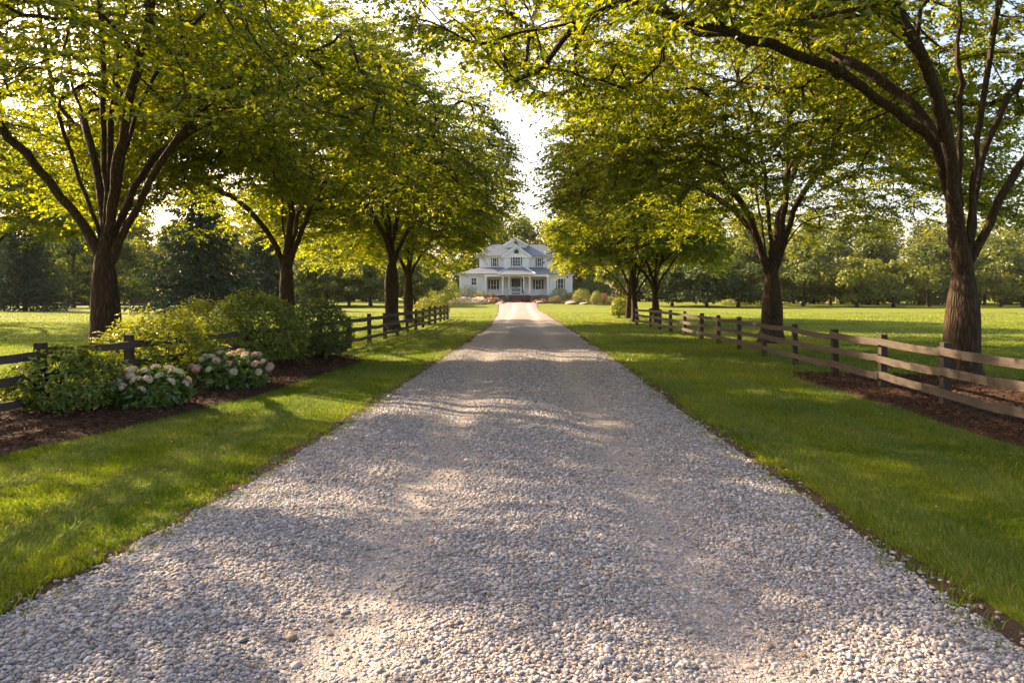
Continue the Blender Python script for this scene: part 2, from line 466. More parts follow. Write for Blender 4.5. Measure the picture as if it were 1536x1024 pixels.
def spruce(seed, H, R, cols=((0.012, 0.034, 0.016), (0.046, 0.080, 0.040)), whorls=26, leaf=0.34):
    rng = np.random.default_rng(seed); wood = Geo(); crown = Geo()
    z = np.linspace(-0.2, H, 12)
    wood.tube(np.stack([0 * z, 0 * z, z], 1), 0.30 * (1 - (z + .2) / (H + .3)) + 0.03, 8)
    for k in range(whorls):
        t = k / (whorls - 1); zz = H * (0.09 + 0.9 * t ** 0.92)
        rl = R * (1 - t) ** 0.75 * (0.85 + 0.3 * rng.random()) + 0.25
        nb = int(9 - 4 * t)
        for b in range(nb):
            th = 2 * PI * (b + rng.random() * 0.7) / nb + k * 0.7; l = rl * (0.7 + 0.45 * rng.random())
            s = np.linspace(0, 1, 6); hx = np.cos(th); hy = np.sin(th)
            P = np.stack([hx * l * s, hy * l * s, zz + l * (0.12 * s - 0.55 * s ** 1.6 + 0.26 * s ** 3.5)], 1)
            wood.tube(P, 0.045 * (1 - 0.8 * s) + 0.006, 4)
            m = int(26 + 34 * l / R * 1.6)
            tt = 0.12 + 0.88 * rng.random(m) ** 0.8
            Q = np.stack([np.interp(tt, s, P[:, a]) for a in range(3)], 1)
            wdt = 0.30 * l * (1 - tt) ** 0.5 * 1.0 + 0.1
            off = (rng.random(m) - 0.5) * 2
            sd = np.array([-hy, hx, 0]); fw = np.array([hx, hy, -0.25])
            Q = Q + sd * (off * wdt)[:, None] + np.array([0, 0, -1]) * (np.abs(off) * wdt * 0.45 + 0.16 * rng.random(m))[:, None]
            dd = unit(fw * 0.8 + sd * np.sign(off)[:, None] * 0.7 + rng.normal(0, 0.25, (m, 3)) + np.array([0, 0, -0.35]))
            nn = unit(np.array([0, 0, 1.0]) + rng.normal(0, 0.4, (m, 3)))
            L = leaf * (1.0 + 0.9 * rng.random(m))
            leaves(crown, Q, dd, nn, L, L * 0.36, leaf_colors(rng, m, *cols), 0.2, 0.2)
    return wood, crown

def shrub_geo(seed, rx, ry, h, n, leaf, cols, stems=26, spiky=0.25, dense=0.6, lum=0.16, zlow=0.08):
    """many stems rising from the base to a lumpy shell, leaves along and between them"""
    rng = np.random.default_rng(seed); wood = Geo(); crown = Geo()
    ph = rng.random(8) * 6.28
    def lump(v):
        a = np.arctan2(v[:, 1], v[:, 0])
        return 1 + lum * (np.sin(3 * a + ph[0] + v[:, 2] * 2) + 0.7 * np.sin(5 * a + ph[1] - v[:, 2] * 4) + 0.6 * np.sin(9 * a + ph[2] + v[:, 2] * 9)) * 0.6
    def shell(k):
        v = unit(rng.normal(0, 1, (k, 3))); v[:, 2] = np.abs(v[:, 2]) * 1.6 - 0.68; v = unit(v)
        f = lump(v)[:, None]
        return v, np.stack([v[:, 0] * rx, v[:, 1] * ry, h * 0.46 + v[:, 2] * h * 0.54], 1) * np.concatenate([f, f, 0.5 + 0.5 * f], 1)
    sv, sp = shell(stems); sp[:, 2] = np.maximum(sp[:, 2], h * 0.2)
    for k in range(stems):
        a = np.array([rng.normal(0, rx * 0.12), rng.normal(0, ry * 0.12), -0.05]); b = sp[k]
        mid = a * 0.4 + b * 0.6 + np.array([0, 0, 0.12 * h])
        wood.tube([a, (a + mid) / 2 + np.array([0, 0, .05 * h]), mid, b], [0.016, 0.012, 0.008, 0.004], 4)
    # shell leaves
    k = int(n * dense); v, P = shell(k)
    P = P * (0.72 + 0.3 * rng.random((k, 1)) ** 0.5); P[:, 2] = np.maximum(P[:, 2], zlow)
    nn = unit(v + rng.normal(0, 0.5, v.shape) + np.array([0, 0, 0.5])); dd = unit(v * 0.5 + np.cross(nn, rng.normal(0, 1, v.shape)) + np.array([0, 0, -0.2]))
    L = leaf * (0.6 + 0.8 * rng.random(k)); leaves(crown, P, dd, nn, L, L * 0.6, leaf_colors(rng, k, *cols))
    # arching sprays that break the outline
    m = n - k; ns = max(1, int(m / 22)); v, Q = shell(ns); per = 22
    for j in range(ns):
        l = spiky * (0.4 + 0.9 * rng.random()) * max(h, rx); d0 = unit(v[j] * np.array([1, 1, 0.7]) + np.array([0, 0, 0.55]) + rng.normal(0, 0.25, 3))
        s = np.linspace(0, 1, per); base = Q[j] * 0.85; base[2] = max(base[2], zlow)
        P = base + d0 * (l * s)[:, None] + np.array([0, 0, -1]) * (0.45 * l * s ** 2)[:, None]
        P[:, 2] = np.maximum(P[:, 2], zlow * 0.6)
        wood.tube(P[[0, 7, 14, 21]], [0.005, 0.004, 0.003, 0.002], 3)
        sd = unit(np.cross(d0, np.array([0, 0, 1.0])) + 1e-6)
        dd = unit(d0 * 0.6 + sd * np.where(np.arange(per) % 2, 1, -1)[:, None] + rng.normal(0, 0.25, (per, 3)))
        nn = unit(np.array([0, 0, 1.0]) + rng.normal(0, 0.4, (per, 3))); L = leaf * (1.0 - 0.45 * s) * (0.8 + 0.5 * rng.random(per))
        leaves(crown, P, dd, nn, L, L * 0.55, leaf_colors(rng, per, *cols))
    return wood, crown

def place_shrub(name, geos, loc, label, group=None, cat='shrub', mat='shrub', rz=0.0):
    t = empty(name, loc, label, cat, group, rz)
    geos[0].build('stem', M['stem'], t); geos[1].build('foliage', M[mat], t)
    return t
rng = np.random.default_rng(11)
def in_poly(x, y, poly):
    ins = np.zeros(np.shape(x), bool); n = len(poly)
    for i in range(n):
        x0, y0 = poly[i]; x1, y1 = poly[(i + 1) % n]
        if y0 == y1: continue
        c = ((y0 > y) != (y1 > y)) & (x < (x1 - x0) * (y - y0) / (y1 - y0) + x0)
        ins ^= c
    return ins
def gp(p):               # ground point seen in a pixel
    Y = gy(p[1]); return (px(p[0], Y), Y)

# ---------------------------------------------------------------- ground, road, beds
def grid(xs, ys, zf):
    X, Y = np.meshgrid(xs, ys); Z = zf(X, Y); nx, ny = len(xs), len(ys)
    i = np.arange(ny - 1)[:, None] * nx + np.arange(nx - 1)[None, :]
    return np.stack([X, Y, Z], -1).reshape(-1, 3), np.stack([i, i + 1, i + nx + 1, i + nx], -1).reshape(-1, 4)
g = Geo()
xs = np.unique(np.r_[np.linspace(-420, -70, 15), np.linspace(-70, 70, 71), np.linspace(70, 420, 15)])
ys = np.unique(np.r_[np.linspace(-40, 80, 25), np.linspace(80, 125, 46), np.linspace(125, 480, 15)])
g.add(*grid(xs, ys, ground_z)); tag(g.build('lawn_ground', M['lawn'], smooth=True), kind='structure')

RY = [-6, 3.9, 5, 6.7, 11, 19.4, 40, 57, 77, 95, 108]
RL = [-2.9, -2.78, -2.62, -2.45, -2.25, -2.05, -1.62, -1.78, -2.2, -2.7, -3.1]
RR = [2.6, 2.42, 2.42, 2.40, 2.35, 2.48, 2.45, 2.30, 2.0, 2.2, 2.5]
def edgeL(y): return np.interp(y, RY, RL)
def edgeR(y): return np.interp(y, RY, RR)
def road_z(x, y):
    l = edgeL(y); r = edgeR(y); d = np.minimum(x - l, r - x)
    k = sm(0.0, 0.5, d); a = np.abs(x - 0.08)
    rut = np.exp(-((a - 0.95) / 0.33) ** 2)
    return ground_z(x, y) + 0.012 + k * (0.050 + 0.02 * sm(1.2, 0, a) - 0.030 * rut + 0.022 * (fbm(x * 0.5, y * 0.8, 3) - 0.5) + 0.012 * (fbm(x * 2.2, y * 2.2, 9) - 0.5))
ysr = np.r_[np.arange(-6, 3, 0.6), np.arange(3, 14, 0.07), np.arange(14, 30, 0.16), np.arange(30, 60, 0.4), np.arange(60, 107.6, 1.0)]
u = np.linspace(0, 1, 60); U, Yg = np.meshgrid(u, ysr)
wob = 0.34 * (fbm(Yg * 1.7, U * 0, 5) - 0.5); wob2 = 0.34 * (fbm(Yg * 1.9, U * 0 + 7, 6) - 0.5)
Xg = (edgeL(Yg) + wob) * (1 - U) + (edgeR(Yg) + wob2) * U
Zg = np.where((U < 0.001) | (U > 0.999), ground_z(Xg, Yg) + 0.007, np.maximum(road_z(Xg, Yg), ground_z(Xg, Yg) + 0.012))
i = np.arange(len(ysr) - 1)[:, None] * 60 + np.arange(59)[None, :]
g = Geo(); g.add(np.stack([Xg, Yg, Zg], -1).reshape(-1, 3), np.stack([i, i + 1, i + 61, i + 60], -1).reshape(-1, 4))
tag(g.build('gravel_driveway', M['gravel'], smooth=True), kind='structure')
# bare soil along both edges
g = Geo()
for side in (0, 1):
    e = edgeL(ysr) if side == 0 else edgeR(ysr); s = -1 if side == 0 else 1
    w = 0.12 + 0.16 * fbm(ysr * 1.1, ysr * 0 + side * 9, 21) ; w = np.where(ysr > 20, w * 0.7, w)
    V = np.concatenate([np.stack([e - s * 0.35, ysr, ground_z(e, ysr) + 0.004], 1), np.stack([e + s * w, ysr, ground_z(e, ysr) + 0.004], 1)])
    n = len(ysr); k = np.arange(n - 1)
    g.add(V, np.stack([k, k + n, k + n + 1, k + 1], 1) if side else np.stack([k, k + 1, k + n + 1, k + n], 1))
tag(g.build('soil_edge', M['soil']), kind='structure')

BED_L = [gp(p) for p in ((-110, 712), (0, 686), (150, 650), (280, 620), (400, 590), (500, 557), (548, 543), (512, 533))] + [(-6.2, 20.3), (-8.2, 18.6), (-9.6, 16), (-9.8, 11), (-9.9, 7.0)]
BED_R = [(5.75, 15.9), (5.72, 13.5), (5.8, 11.5), (5.72, 9.5), (5.75, 8.0), (5.9, 6.4), (9.6, 6.4), (9.9, 10), (10.2, 12.8), (9.9, 14.6), (8.9, 15.5), (7.4, 15.7)]
def bed(name, poly, seed):
    # smooth outline, then a fan of rings rising to a low mound
    P = np.array(poly); n = len(P); t = np.arange(n); T = np.linspace(0, n, n * 14, endpoint=False)
    Q = np.stack([np.interp(T, np.r_[t, n], np.r_[P[:, k], P[0, k]]) for k in (0, 1)], 1)
    for _ in range(8): Q = 0.25 * np.roll(Q, 1, 0) + 0.5 * Q + 0.25 * np.roll(Q, -1, 0)
    Q += 0.05 * (np.stack([vnoise(T * 1.3, T * 0, seed), vnoise(T * 1.3, T * 0 + 5, seed)], 1) - 0.5)
    c = Q.mean(0); m = len(Q); V = []; rings = [1, 0.97, 0.93, 0.86, 0.75, 0.6, 0.45, 0.3, 0.15, 0.02]; hz = [0.005, 0.03, 0.045, 0.055, 0.06, 0.065, 0.07, 0.075, 0.08, 0.08]
    for r, h in zip(rings, hz):
        X = c + (Q - c) * r; V.append(np.column_stack([X, h + (0.02 * (fbm(X[:, 0] * 2, X[:, 1] * 2, seed) - 0.5) if h > 0.01 else np.zeros(m))]))
    g = Geo(); i = np.arange(len(rings) - 1)[:, None] * m; j = np.arange(m)[None, :]; j2 = (j + 1) % m
    g.add(np.vstack(V), np.stack([i + j, i + j2, i + m + j2, i + m + j], -1).reshape(-1, 4))
    tag(g.build(name, M['mulch'], smooth=True), kind='structure')
    return Q
QL = bed('mulch_bed', BED_L, 31); QR = bed('mulch_bed', BED_R, 32)
# shredded bark chips
g = Geo()
for Q, dens in ((QL, 520), (QR, 520)):
    lo, hi = Q.min(0), Q.max(0); n = int((hi - lo).prod() * dens)
    X = lo + (hi - lo) * rng.random((n, 2)); X = X[in_poly(X[:, 0], X[:, 1], Q)]; n = len(X)
    P = np.column_stack([X, 0.055 + 0.03 * rng.random(n)])
    th = rng.random(n) * 6.28; D = np.column_stack([np.cos(th), np.sin(th), rng.normal(0, 0.25, n)]); Nn = np.column_stack([rng.normal(0, 0.5, (n, 2)), np.ones(n)])
    L = 0.03 + 0.06 * rng.random(n); t = rng.random((n, 1))
    col = np.array([0.032, 0.018, 0.012]) * (1 - t) + np.array([0.15, 0.085, 0.055]) * t
    leaves(g, P, D, Nn, L, L * 0.35, col, 0.5, 0.1)
tag(g.build('mulch_chips', M['chip']), kind='stuff')

# ---------------------------------------------------------------- pebbles
import bmesh
def ico(sub):
    b = bmesh.new(); bmesh.ops.create_icosphere(b, subdivisions=sub, radius=1.0)
    b.verts.ensure_lookup_table(); V = np.array([v.co[:] for v in b.verts]); Fc = np.array([[v.index for v in f.verts] for f in b.faces]); b.free()
    return V, Fc
def stones(geo, P, R, sub, rg, flat=0.62, cut=True):
    V0, F0 = ico(sub)
    if cut: F0 = F0[V0[F0].mean(1)[:, 2] > -0.45]
    for grp in np.array_split(np.arange(len(P)), max(1, len(P) // 4000)):
        n = len(grp)
        if n == 0: continue
        A = rg.random((n, 3)) * 6.28; Fq = rg.normal(0, 1.5, (n, 3, 3))
        d = 1 + 0.16 * np.sin(np.einsum('vk,nkj->nvj', V0, Fq) + A[:, None, :]).sum(-1)
        S = np.stack([0.85 + 0.5 * rg.random(n), 0.7 + 0.3 * rg.random(n), flat * (0.7 + 0.5 * rg.random(n))], 1)
        W = V0[None] * d[..., None] * S[:, None, :] * R[grp][:, None, None]
        tx = rg.normal(0, 0.28, n)[:, None]; y, z = W[..., 1] * np.cos(tx) - W[..., 2] * np.sin(tx), W[..., 1] * np.sin(tx) + W[..., 2] * np.cos(tx)
        a = (rg.random(n) * 6.28)[:, None]; x = W[..., 0] * np.cos(a) - y * np.sin(a); y2 = W[..., 0] * np.sin(a) + y * np.cos(a)
        W = np.stack([x, y2, z], -1) + P[grp][:, None, :]
        Fc = (np.arange(n) * len(V0))[:, None, None] + F0[None]
        t = rg.random(n); col = np.empty((n, 3))
        pal = np.array([(0.50, 0.46, 0.44), (0.38, 0.355, 0.355), (0.24, 0.23, 0.235), (0.58, 0.545, 0.525), (0.44, 0.36, 0.31), (0.30, 0.22, 0.15), (0.47, 0.42, 0.41)])
        k = rg.choice(7, n, p=[0.22, 0.25, 0.19, 0.10, 0.09, 0.05, 0.10]); col = pal[k] * (0.64 + 0.32 * rg.random((n, 1))) * np.array([0.98, 1.0, 1.035])
        geo.add(W.reshape(-1, 3), Fc.reshape(-1, 3), np.repeat(col, len(V0), axis=0))
g = Geo(); rp = np.random.default_rng(5)
for y0, y1, dens, ra, rb, sub in ((1.5, 6.5, 2800, 0.0060, 0.0150, 2), (6.5, 12, 1300, 0.009, 0.018, 1), (12, 24, 420, 0.013, 0.022, 1)):
    n = int((y1 - y0) * 5.6 * dens); y = y0 + (y1 - y0) * rp.random(n)
    l = edgeL(y) - 0.03; r = edgeR(y) + 0.03; x = l + (r - l) * rp.random(n)
    a = np.abs(x - 0.08); trk = np.exp(-((a - 0.95) / 0.42) ** 2) * (0.35 + 0.9 * fbm(x * 0.9, y * 0.45, 44))
    keep = rp.random(n) > np.clip(trk * 0.7, 0, 0.7); x, y = x[keep], y[keep]; n = len(x)
    R = ra + (rb - ra) * rp.random(n) ** 1.8; R *= np.where(rp.random(n) < 0.012, 1.7, 1)
    tr2 = np.exp(-((np.abs(x - 0.08) - 0.95) / 0.42) ** 2)
    z = np.maximum(road_z(x, y), 0.008) + R * (0.50 * rp.random(n) - 0.02 - 0.25 * tr2)
    stones(g, np.column_stack([x, y, z]), R, sub, rp)
# strays on the soil and in the grass edge
for s, e in ((-1, edgeL), (1, edgeR)):
    n = 620; y = 2.5 + 22 * rp.random(n) ** 1.6; x = e(y) + s * np.abs(rp.normal(0, 0.13, n)) - s * 0.03; R = 0.006 + 0.011 * rp.random(n)
    stones(g, np.column_stack([x, y, ground_z(x, y) + 0.006 + R * 0.25]), R, 2, rp)
tag(g.build('gravel', M['pebble'], smooth=True), kind='stuff')

# ---------------------------------------------------------------- grass
TRUNKS = []
def grass(geo):
    rg = np.random.default_rng(8)
    for y0, y1, dens, h0, wd, marg in ((1.2, 2.4, 3000, 0.044, 0.0050, 3.2), (2.4, 5, 6500, 0.044, 0.0042, 2.8), (5, 8.5, 3600, 0.046, 0.0055, 2.8), (8.5, 15, 1500, 0.050, 0.008, 3.0), (15, 28, 480, 0.055, 0.013, 3.5), (28, 46, 130, 0.055, 0.022, 4), (46, 70, 34, 0.055, 0.04, 4)):
        xm = 0.72 * y1 + marg
        n = int((y1 - y0) * 2 * xm * dens); y = y0 + (y1 - y0) * rg.random(n); x = (rg.random(n) * 2 - 1) * xm
        k = (np.abs(x) < 0.72 * y + marg)
        eL = edgeL(y) - 0.01 - 0.20 * fbm(y * 1.1, y * 0, 21) - 0.13 * vnoise(y * 5, y * 0, 61); eR = edgeR(y) + 0.01 + 0.20 * fbm(y * 1.1, y * 0 + 9, 21) + 0.13 * vnoise(y * 5, y * 0 + 3, 62)
        k &= (x < eL) | (x > eR)
        k &= ~in_poly(x, y, QL * 1.0) & ~in_poly(x, y, QR)
        clump = fbm(x * 3.2, y * 3.2, 71, 3); k &= rg.random(n) < 0.35 + 0.95 * clump
        x, y, clump, eL, eR = x[k], y[k], clump[k], eL[k], eR[k]; n = len(x)
        ed = np.minimum(np.abs(x - eL), np.abs(x - eR)); tall = np.where(ed < 0.25, 1.25, 1.0)
        h = h0 * (0.55 + 0.8 * rg.random(n)) * (0.65 + 0.7 * clump) * tall; w = wd * (0.7 + 0.6 * rg.random(n))
        th = rg.random(n) * 6.28; sd = np.column_stack([np.cos(th), np.sin(th), np.zeros(n)]); la = rg.random(n) * 6.28
        lean = np.column_stack([np.cos(la), np.sin(la), np.zeros(n)]) * (h * (0.2 + 0.75 * rg.random(n)))[:, None]
        lean[:, 0] += np.where(ed < 0.2, np.where(x < 0, 1, -1) * h * 0.6, 0)
        lean[:, 1] += 0.45 * h * np.sign(np.sin((x - 0.3 * vnoise(y * 0.1, y * 0, 5)) * 2 * PI / 1.3))
        B = np.column_stack([x, y, ground_z(x, y) - 0.002]); up = np.array([0, 0, 1.0]) * h[:, None]
        pat = fbm(x * 0.45, y * 0.45, 91, 3)[:, None]
        t = np.clip(rg.random((n, 1)) * 0.7 + (pat - 0.5) * 1.8 + 0.1, 0, 1)
        col = np.array([0.056, 0.112, 0.006]) * (1 - t) + np.array([0.190, 0.225, 0.014]) * t
        dry = rg.random((n, 1)) < 0.03 + 0.10 * (ed < 0.3)[:, None] + 0.10 * (fbm(x * 0.8, y * 0.8, 121, 2) > 0.66)[:, None]; col = np.where(dry, np.array([0.26, 0.22, 0.09]), col) * (0.75 + 0.5 * rg.random((n, 1)))
        s = sd * w[:, None] * 0.5
        if y1 <= 8.5:
            mid = B + up * 0.58 + lean * 0.32; tip = B + up * 0.95 + lean
            V = np.stack([B - s, B + s, mid + s * 0.8, mid - s * 0.8, tip], 1).reshape(-1, 3); i = np.arange(n)[:, None] * 5
            geo.add(V, i + np.array([[0, 1, 2, 3]]), np.repeat(col, 5, axis=0))
            geo.f[3].append(i + np.array([[3, 2, 4]]) + geo.n - len(V))
        else:
            V = np.stack([B - s, B + s, B + up + lean * 0.8], 1).reshape(-1, 3); i = np.arange(n)[:, None] * 3
            geo.add(V, i + np.array([[0, 1, 2]]), np.repeat(col, 3, axis=0))
g = Geo(); grass(g)
rg = np.random.default_rng(76)                                  # longer tufts creeping over the gravel edge and round the posts
def tufts(cx, cy, per, hh):
    n = len(cx) * per; x = np.repeat(cx, per) + rg.normal(0, 0.035, n); y = np.repeat(cy, per) + rg.normal(0, 0.045, n)
    a = rg.random(n) * 6.28; sd = np.column_stack([np.cos(a), np.sin(a), 0 * a]) * (0.0028 + 0.0003 * y)[:, None]; h = hh * (0.5 + 0.8 * rg.random(n)); l = rg.random(n) * 6.28
    ln = np.column_stack([np.cos(l), np.sin(l), 0 * l]) * (h * (0.3 + 0.7 * rg.random(n)))[:, None]; B = np.column_stack([x, y, ground_z(x, y)]); up = np.array([0, 0, 1.0]) * h[:, None]
    V = np.stack([B - sd, B + sd, B + up * 0.6 + ln * 0.3 + sd * 0.7, B + up * 0.6 + ln * 0.3 - sd * 0.7, B + up * 0.95 + ln], 1).reshape(-1, 3); i = np.arange(n)[:, None] * 5
    t = rg.random((n, 1)); g.add(V, i + np.array([[0, 1, 2, 3]]), np.repeat((np.array([0.07, 0.125, 0.008]) * (1 - t) + np.array([0.21, 0.22, 0.03]) * t), 5, axis=0)); g.f[3].append(i + np.array([[3, 2, 4]]) + g.n - len(V))
for s, e in ((-1, edgeL), (1, edgeR)):
    y = 2.8 + 24 * rg.random(210) ** 1.7; tufts(e(y) + s * (0.13 + 0.16 * rg.normal(0, 1, 210)), y, 16, 0.062)
rg = np.random.default_rng(77); n = 520; y = 3 + 22 * rg.random(n) ** 1.4; x = np.where(rg.random(n) < 0.5, edgeL(y) - 0.3 - 3.5 * rg.random(n), edgeR(y) + 0.3 + 3.5 * rg.random(n))
k = ~in_poly(x, y, QL) & ~in_poly(x, y, QR); x, y = x[k], y[k]; n = len(x); th = rg.random(n) * 6.28      # white clover heads
leaves(g, np.column_stack([x, y, 0.035 + 0.02 * rg.random(n)]), np.column_stack([np.cos(th), np.sin(th), 0 * th]), np.column_stack([rg.normal(0, .3, (n, 2)), np.ones(n)]), 0.012 + 0.012 * rg.random(n), 0.012 + 0.010 * rg.random(n), np.array([0.55, 0.54, 0.42]) * (0.6 + 0.4 * rg.random((n, 1))))
PY = np.array([18.1, 20.6, 23.1, 25.7, 28.3, 31, 33.8]); tufts(np.interp(PY, [4, 11.3, 20, 28, 38.8], [6.3, 6.55, 6.85, 7.0, 6.9]), PY, 90, 0.16); PY = np.array([21.2, 23.6, 26.2, 28.6, 31, 33.4]); tufts(np.interp(PY, [10.7, 23.6, 30, 36], [-7.0, -5.5, -5.2, -5.1]), PY, 90, 0.16)
tag(g.build('grass', M['grass']), kind='stuff')

# ---------------------------------------------------------------- fences
def fence(name, posts, label, rails=(0.26, 0.57, 0.88), hp=1.02, seed=0, pw=0.062, face=1, skip_rail=()):
    rg = np.random.default_rng(seed); t = empty(name, (posts[0][0], posts[0][1], 0), label, 'fence'); o = np.array([posts[0][0], posts[0][1], 0])
    P = [np.array([x, y, 0.0]) - o for x, y in posts]
    for p in P:
        g = Geo(); w = pw * (0.9 + 0.2 * rg.random()); h = hp * (0.98 + 0.05 * rg.random()); tl = rg.normal(0, 0.012, 2)
        for k in range(6):
            pass
        zs = [-0.2, 0.0, 0.3, 0.6, 0.9 * h, h - 0.012, h]; sc = [1, 1, 0.98, 0.99, 0.98, 0.98, 0.84]; V = []
        for z, s in zip(zs, sc):
            for a, b in ((-1, -1), (1, -1), (1, 1), (-1, 1)):
                V.append(p + np.array([a * w * s + tl[0] * z + rg.normal(0, 0.0015), b * w * s + tl[1] * z + rg.normal(0, 0.0015), z]))
        n = len(zs); i = np.arange(n - 1)[:, None] * 4; j = np.arange(4)[None, :]
        g.add(V, np.stack([i + j, i + (j + 1) % 4, i + 4 + (j + 1) % 4, i + 4 + j], -1).reshape(-1, 4)); g.big.append([4 * n - 4 + k for k in range(4)])
        g.build('post', M['post'], t)
    for a, b in zip(P[:-1], P[1:]):
        for z in rails:
            g = Geo(); d = unit(b - a); sd = np.array([-d[1], d[0], 0]) * face
            off = sd * (pw + 0.020); za = z + rg.normal(0, 0.015); zb = z + rg.normal(0, 0.015); m = 7; V = []; hh = 0.060 * (0.9 + 0.2 * rg.random())
            for k in range(m):
                s = k / (m - 1); c = a - d * 0.03 + (b - a + d * 0.06) * s + off * (1 + 0.0); c = c + np.array([0, 0, za + (zb - za) * s - 0.018 * math.sin(PI * s) + rg.normal(0, 0.003)]) + sd * (rg.normal(0, 0.004) + 0.002 * (s - .5))
                hk = hh * (1 + rg.normal(0, 0.04))
                for q, r in ((-1, -1), (1, -1), (1, 1), (-1, 1)):
                    V.append(c + sd * q * 0.017 + np.array([0, 0, r * hk]))
            i = np.arange(m - 1)[:, None] * 4; j = np.arange(4)[None, :]
            g.add(V, np.stack([i + j, i + (j + 1) % 4, i + 4 + (j + 1) % 4, i + 4 + j], -1).reshape(-1, 4)); g.big += [[0, 1, 2, 3], [4 * m - 1, 4 * m - 2, 4 * m - 3, 4 * m - 4]]
            g.build('rail', M['rail'], t)
    return t
YL = [6.6, 8.7, 10.7, 12.7, 14.7, 16.8, 18.9, 21.2, 23.6, 26.2, 28.6, 31, 33.4, 35.9, 38.4, 41, 43.6, 46.2, 48.6, 50.6]
FL = [(float(np.interp(y, [6, 10.7, 23.6, 30, 36, 50.6], [-7.35, -7.0, -5.5, -5.2, -5.1, -5.0])), y) for y in YL]
fence('rail_fence', FL, 'brown three-rail wooden fence behind the flowering shrubs, left of the driveway', seed=3, face=-1)
YR = [4.9, 7.0, 9.15, 11.3, 13.4, 15.6, 18.1, 20.6, 23.1, 25.7, 28.3, 31, 33.8, 36.3, 38.8, 41.5]
FR = [(float(np.interp(y, [4, 11.3, 20, 28, 38.8, 41.5], [6.3, 6.55, 6.85, 7.0, 6.9, 6.6])), y) for y in YR]
fence('rail_fence', FR, 'weathered three-rail wooden fence passing the mulched tree, right of the driveway', seed=4, face=1)
fence('rail_fence', [(x, 92 + 0.3 * math.sin(x)) for x in np.linspace(-78, -46, 13)], 'low grey rail fence far off under the dark trees across the left field', rails=(0.35, 0.75, 1.1), hp=1.3, seed=5, pw=0.10, face=-1)
# ---------------------------------------------------------------- avenue trees
def limb(pts, x0, Y0, dys):
    n = len(pts); out = []
    for k, (a, b) in enumerate(pts):
        Y = Y0 + dys * (k / (n - 1)) ** 1.2
        out.append((px(a, Y) - x0, Y - Y0, pz(b, Y)))
    return out
def vase(seed, n, fork, spread, top):
    rg = np.random.default_rng(seed); out = []
    for k in range(n):
        th = 2 * PI * (k + 0.6 * rg.random()) / n; el = 0.9 if k % 2 else 1.2
        l = spread * (0.75 + 0.4 * rg.random()); h = (top - fork) * (0.5 + 0.3 * rg.random()) * (1.0 if k % 2 == 0 else 0.62)
        z0 = fork * (0.9 + 0.25 * rg.random())
        out.append([(math.cos(th) * l * s ** (1.15 if k % 2 else 1.7), math.sin(th) * l * s ** (1.15 if k % 2 else 1.7), z0 + h * s ** 0.85) for s in (0.06, 0.2, 0.4, 0.65, 1.0)])
    return out
def clear(x0, Y0, strength=1.0):
    def keep(p):
        Y = Y0 + p[1]; c = VPX + (x0 + p[0]) / Y * F; r = HOR - (p[2] - CAMH) / Y * F
        l = np.interp(r, [-50, 60, 110, 170, 205, 280, 318, 340, 365, 390, 420], [735, 722, 752, 772, 784, 784, 774, 752, 730, 708, 690])
        q = np.interp(r, [-50, 100, 135, 200, 260, 318, 340, 385, 420], [735, 765, 822, 800, 800, 812, 818, 836, 862])
        e = 0.55 / Y * F
        if 205 < c < 405 and r > 252 and hash2(np.array(int(p[0] * 90)), np.array(int(p[2] * 90)), 7) < 0.85: return False   # the view to the spruce
        return not (l - e < c < q + e)
    return keep
G = 'leafy shade trees lining the gravel driveway'
AV = []
def avenue(c, Y, label, geos, rz=0.0, scale=1.0, mats=('bark', 'leaf')):
    AV.append((px(c, Y), Y)); return place_tree('shade_tree', geos, (px(c, Y), Y, 0), label, G, mats, 'tree', rz, scale)

# big tree behind the left shrub bed
Y0 = 17.0; x0 = px(157, Y0)
lb = [limb(p, x0, Y0, d) for p, d in (
    ([(148, 366), (128, 340), (60, 255), (0, 185), (-90, 110), (-190, 60)], -0.6),
    ([(152, 350), (128, 290), (105, 230), (78, 140), (62, 40), (40, -120)], 1.0),
    ([(159, 350), (157, 250), (155, 120), (150, 0), (140, -200)], -0.8),
    ([(165, 350), (166, 200), (176, 80), (190, 0), (215, -150)], 1.6),
    ([(170, 350), (184, 240), (210, 150), (260, 60), (330, 0), (400, -60)], -1.0),
    ([(176, 368), (205, 310), (240, 245), (300, 165), (370, 105), (450, 70)], 0.5),
    ([(164, 355), (172, 250), (195, 150), (215, 60), (240, -60)], -2.8),
    ([(158, 355), (146, 250), (120, 170), (100, 80), (60, 0)], 3.2),
    ([(172, 355), (192, 300), (215, 250), (290, 190), (380, 150)], 3.6))]
avenue(157, Y0, 'big many-limbed tree standing behind the flowering shrubs in the left mulch bed',
       grow_tree(1, 0.335, 2.55, lb, ((0, 0), 6.6, 6.6, 4.4, 11.0, 0.1), 919, leaf=0.112, per=104, twigs=8, r_cl=0.90, lac=0.46, keep=(lambda p, k=clear(x0, Y0): k(p) and not (p[1] < -0.8 and abs(p[0]) < 4.2 and p[2] < 8.2 and hash2(np.array(int(p[0] * 90)), np.array(int(p[1] * 90)), 3) < 0.75))))
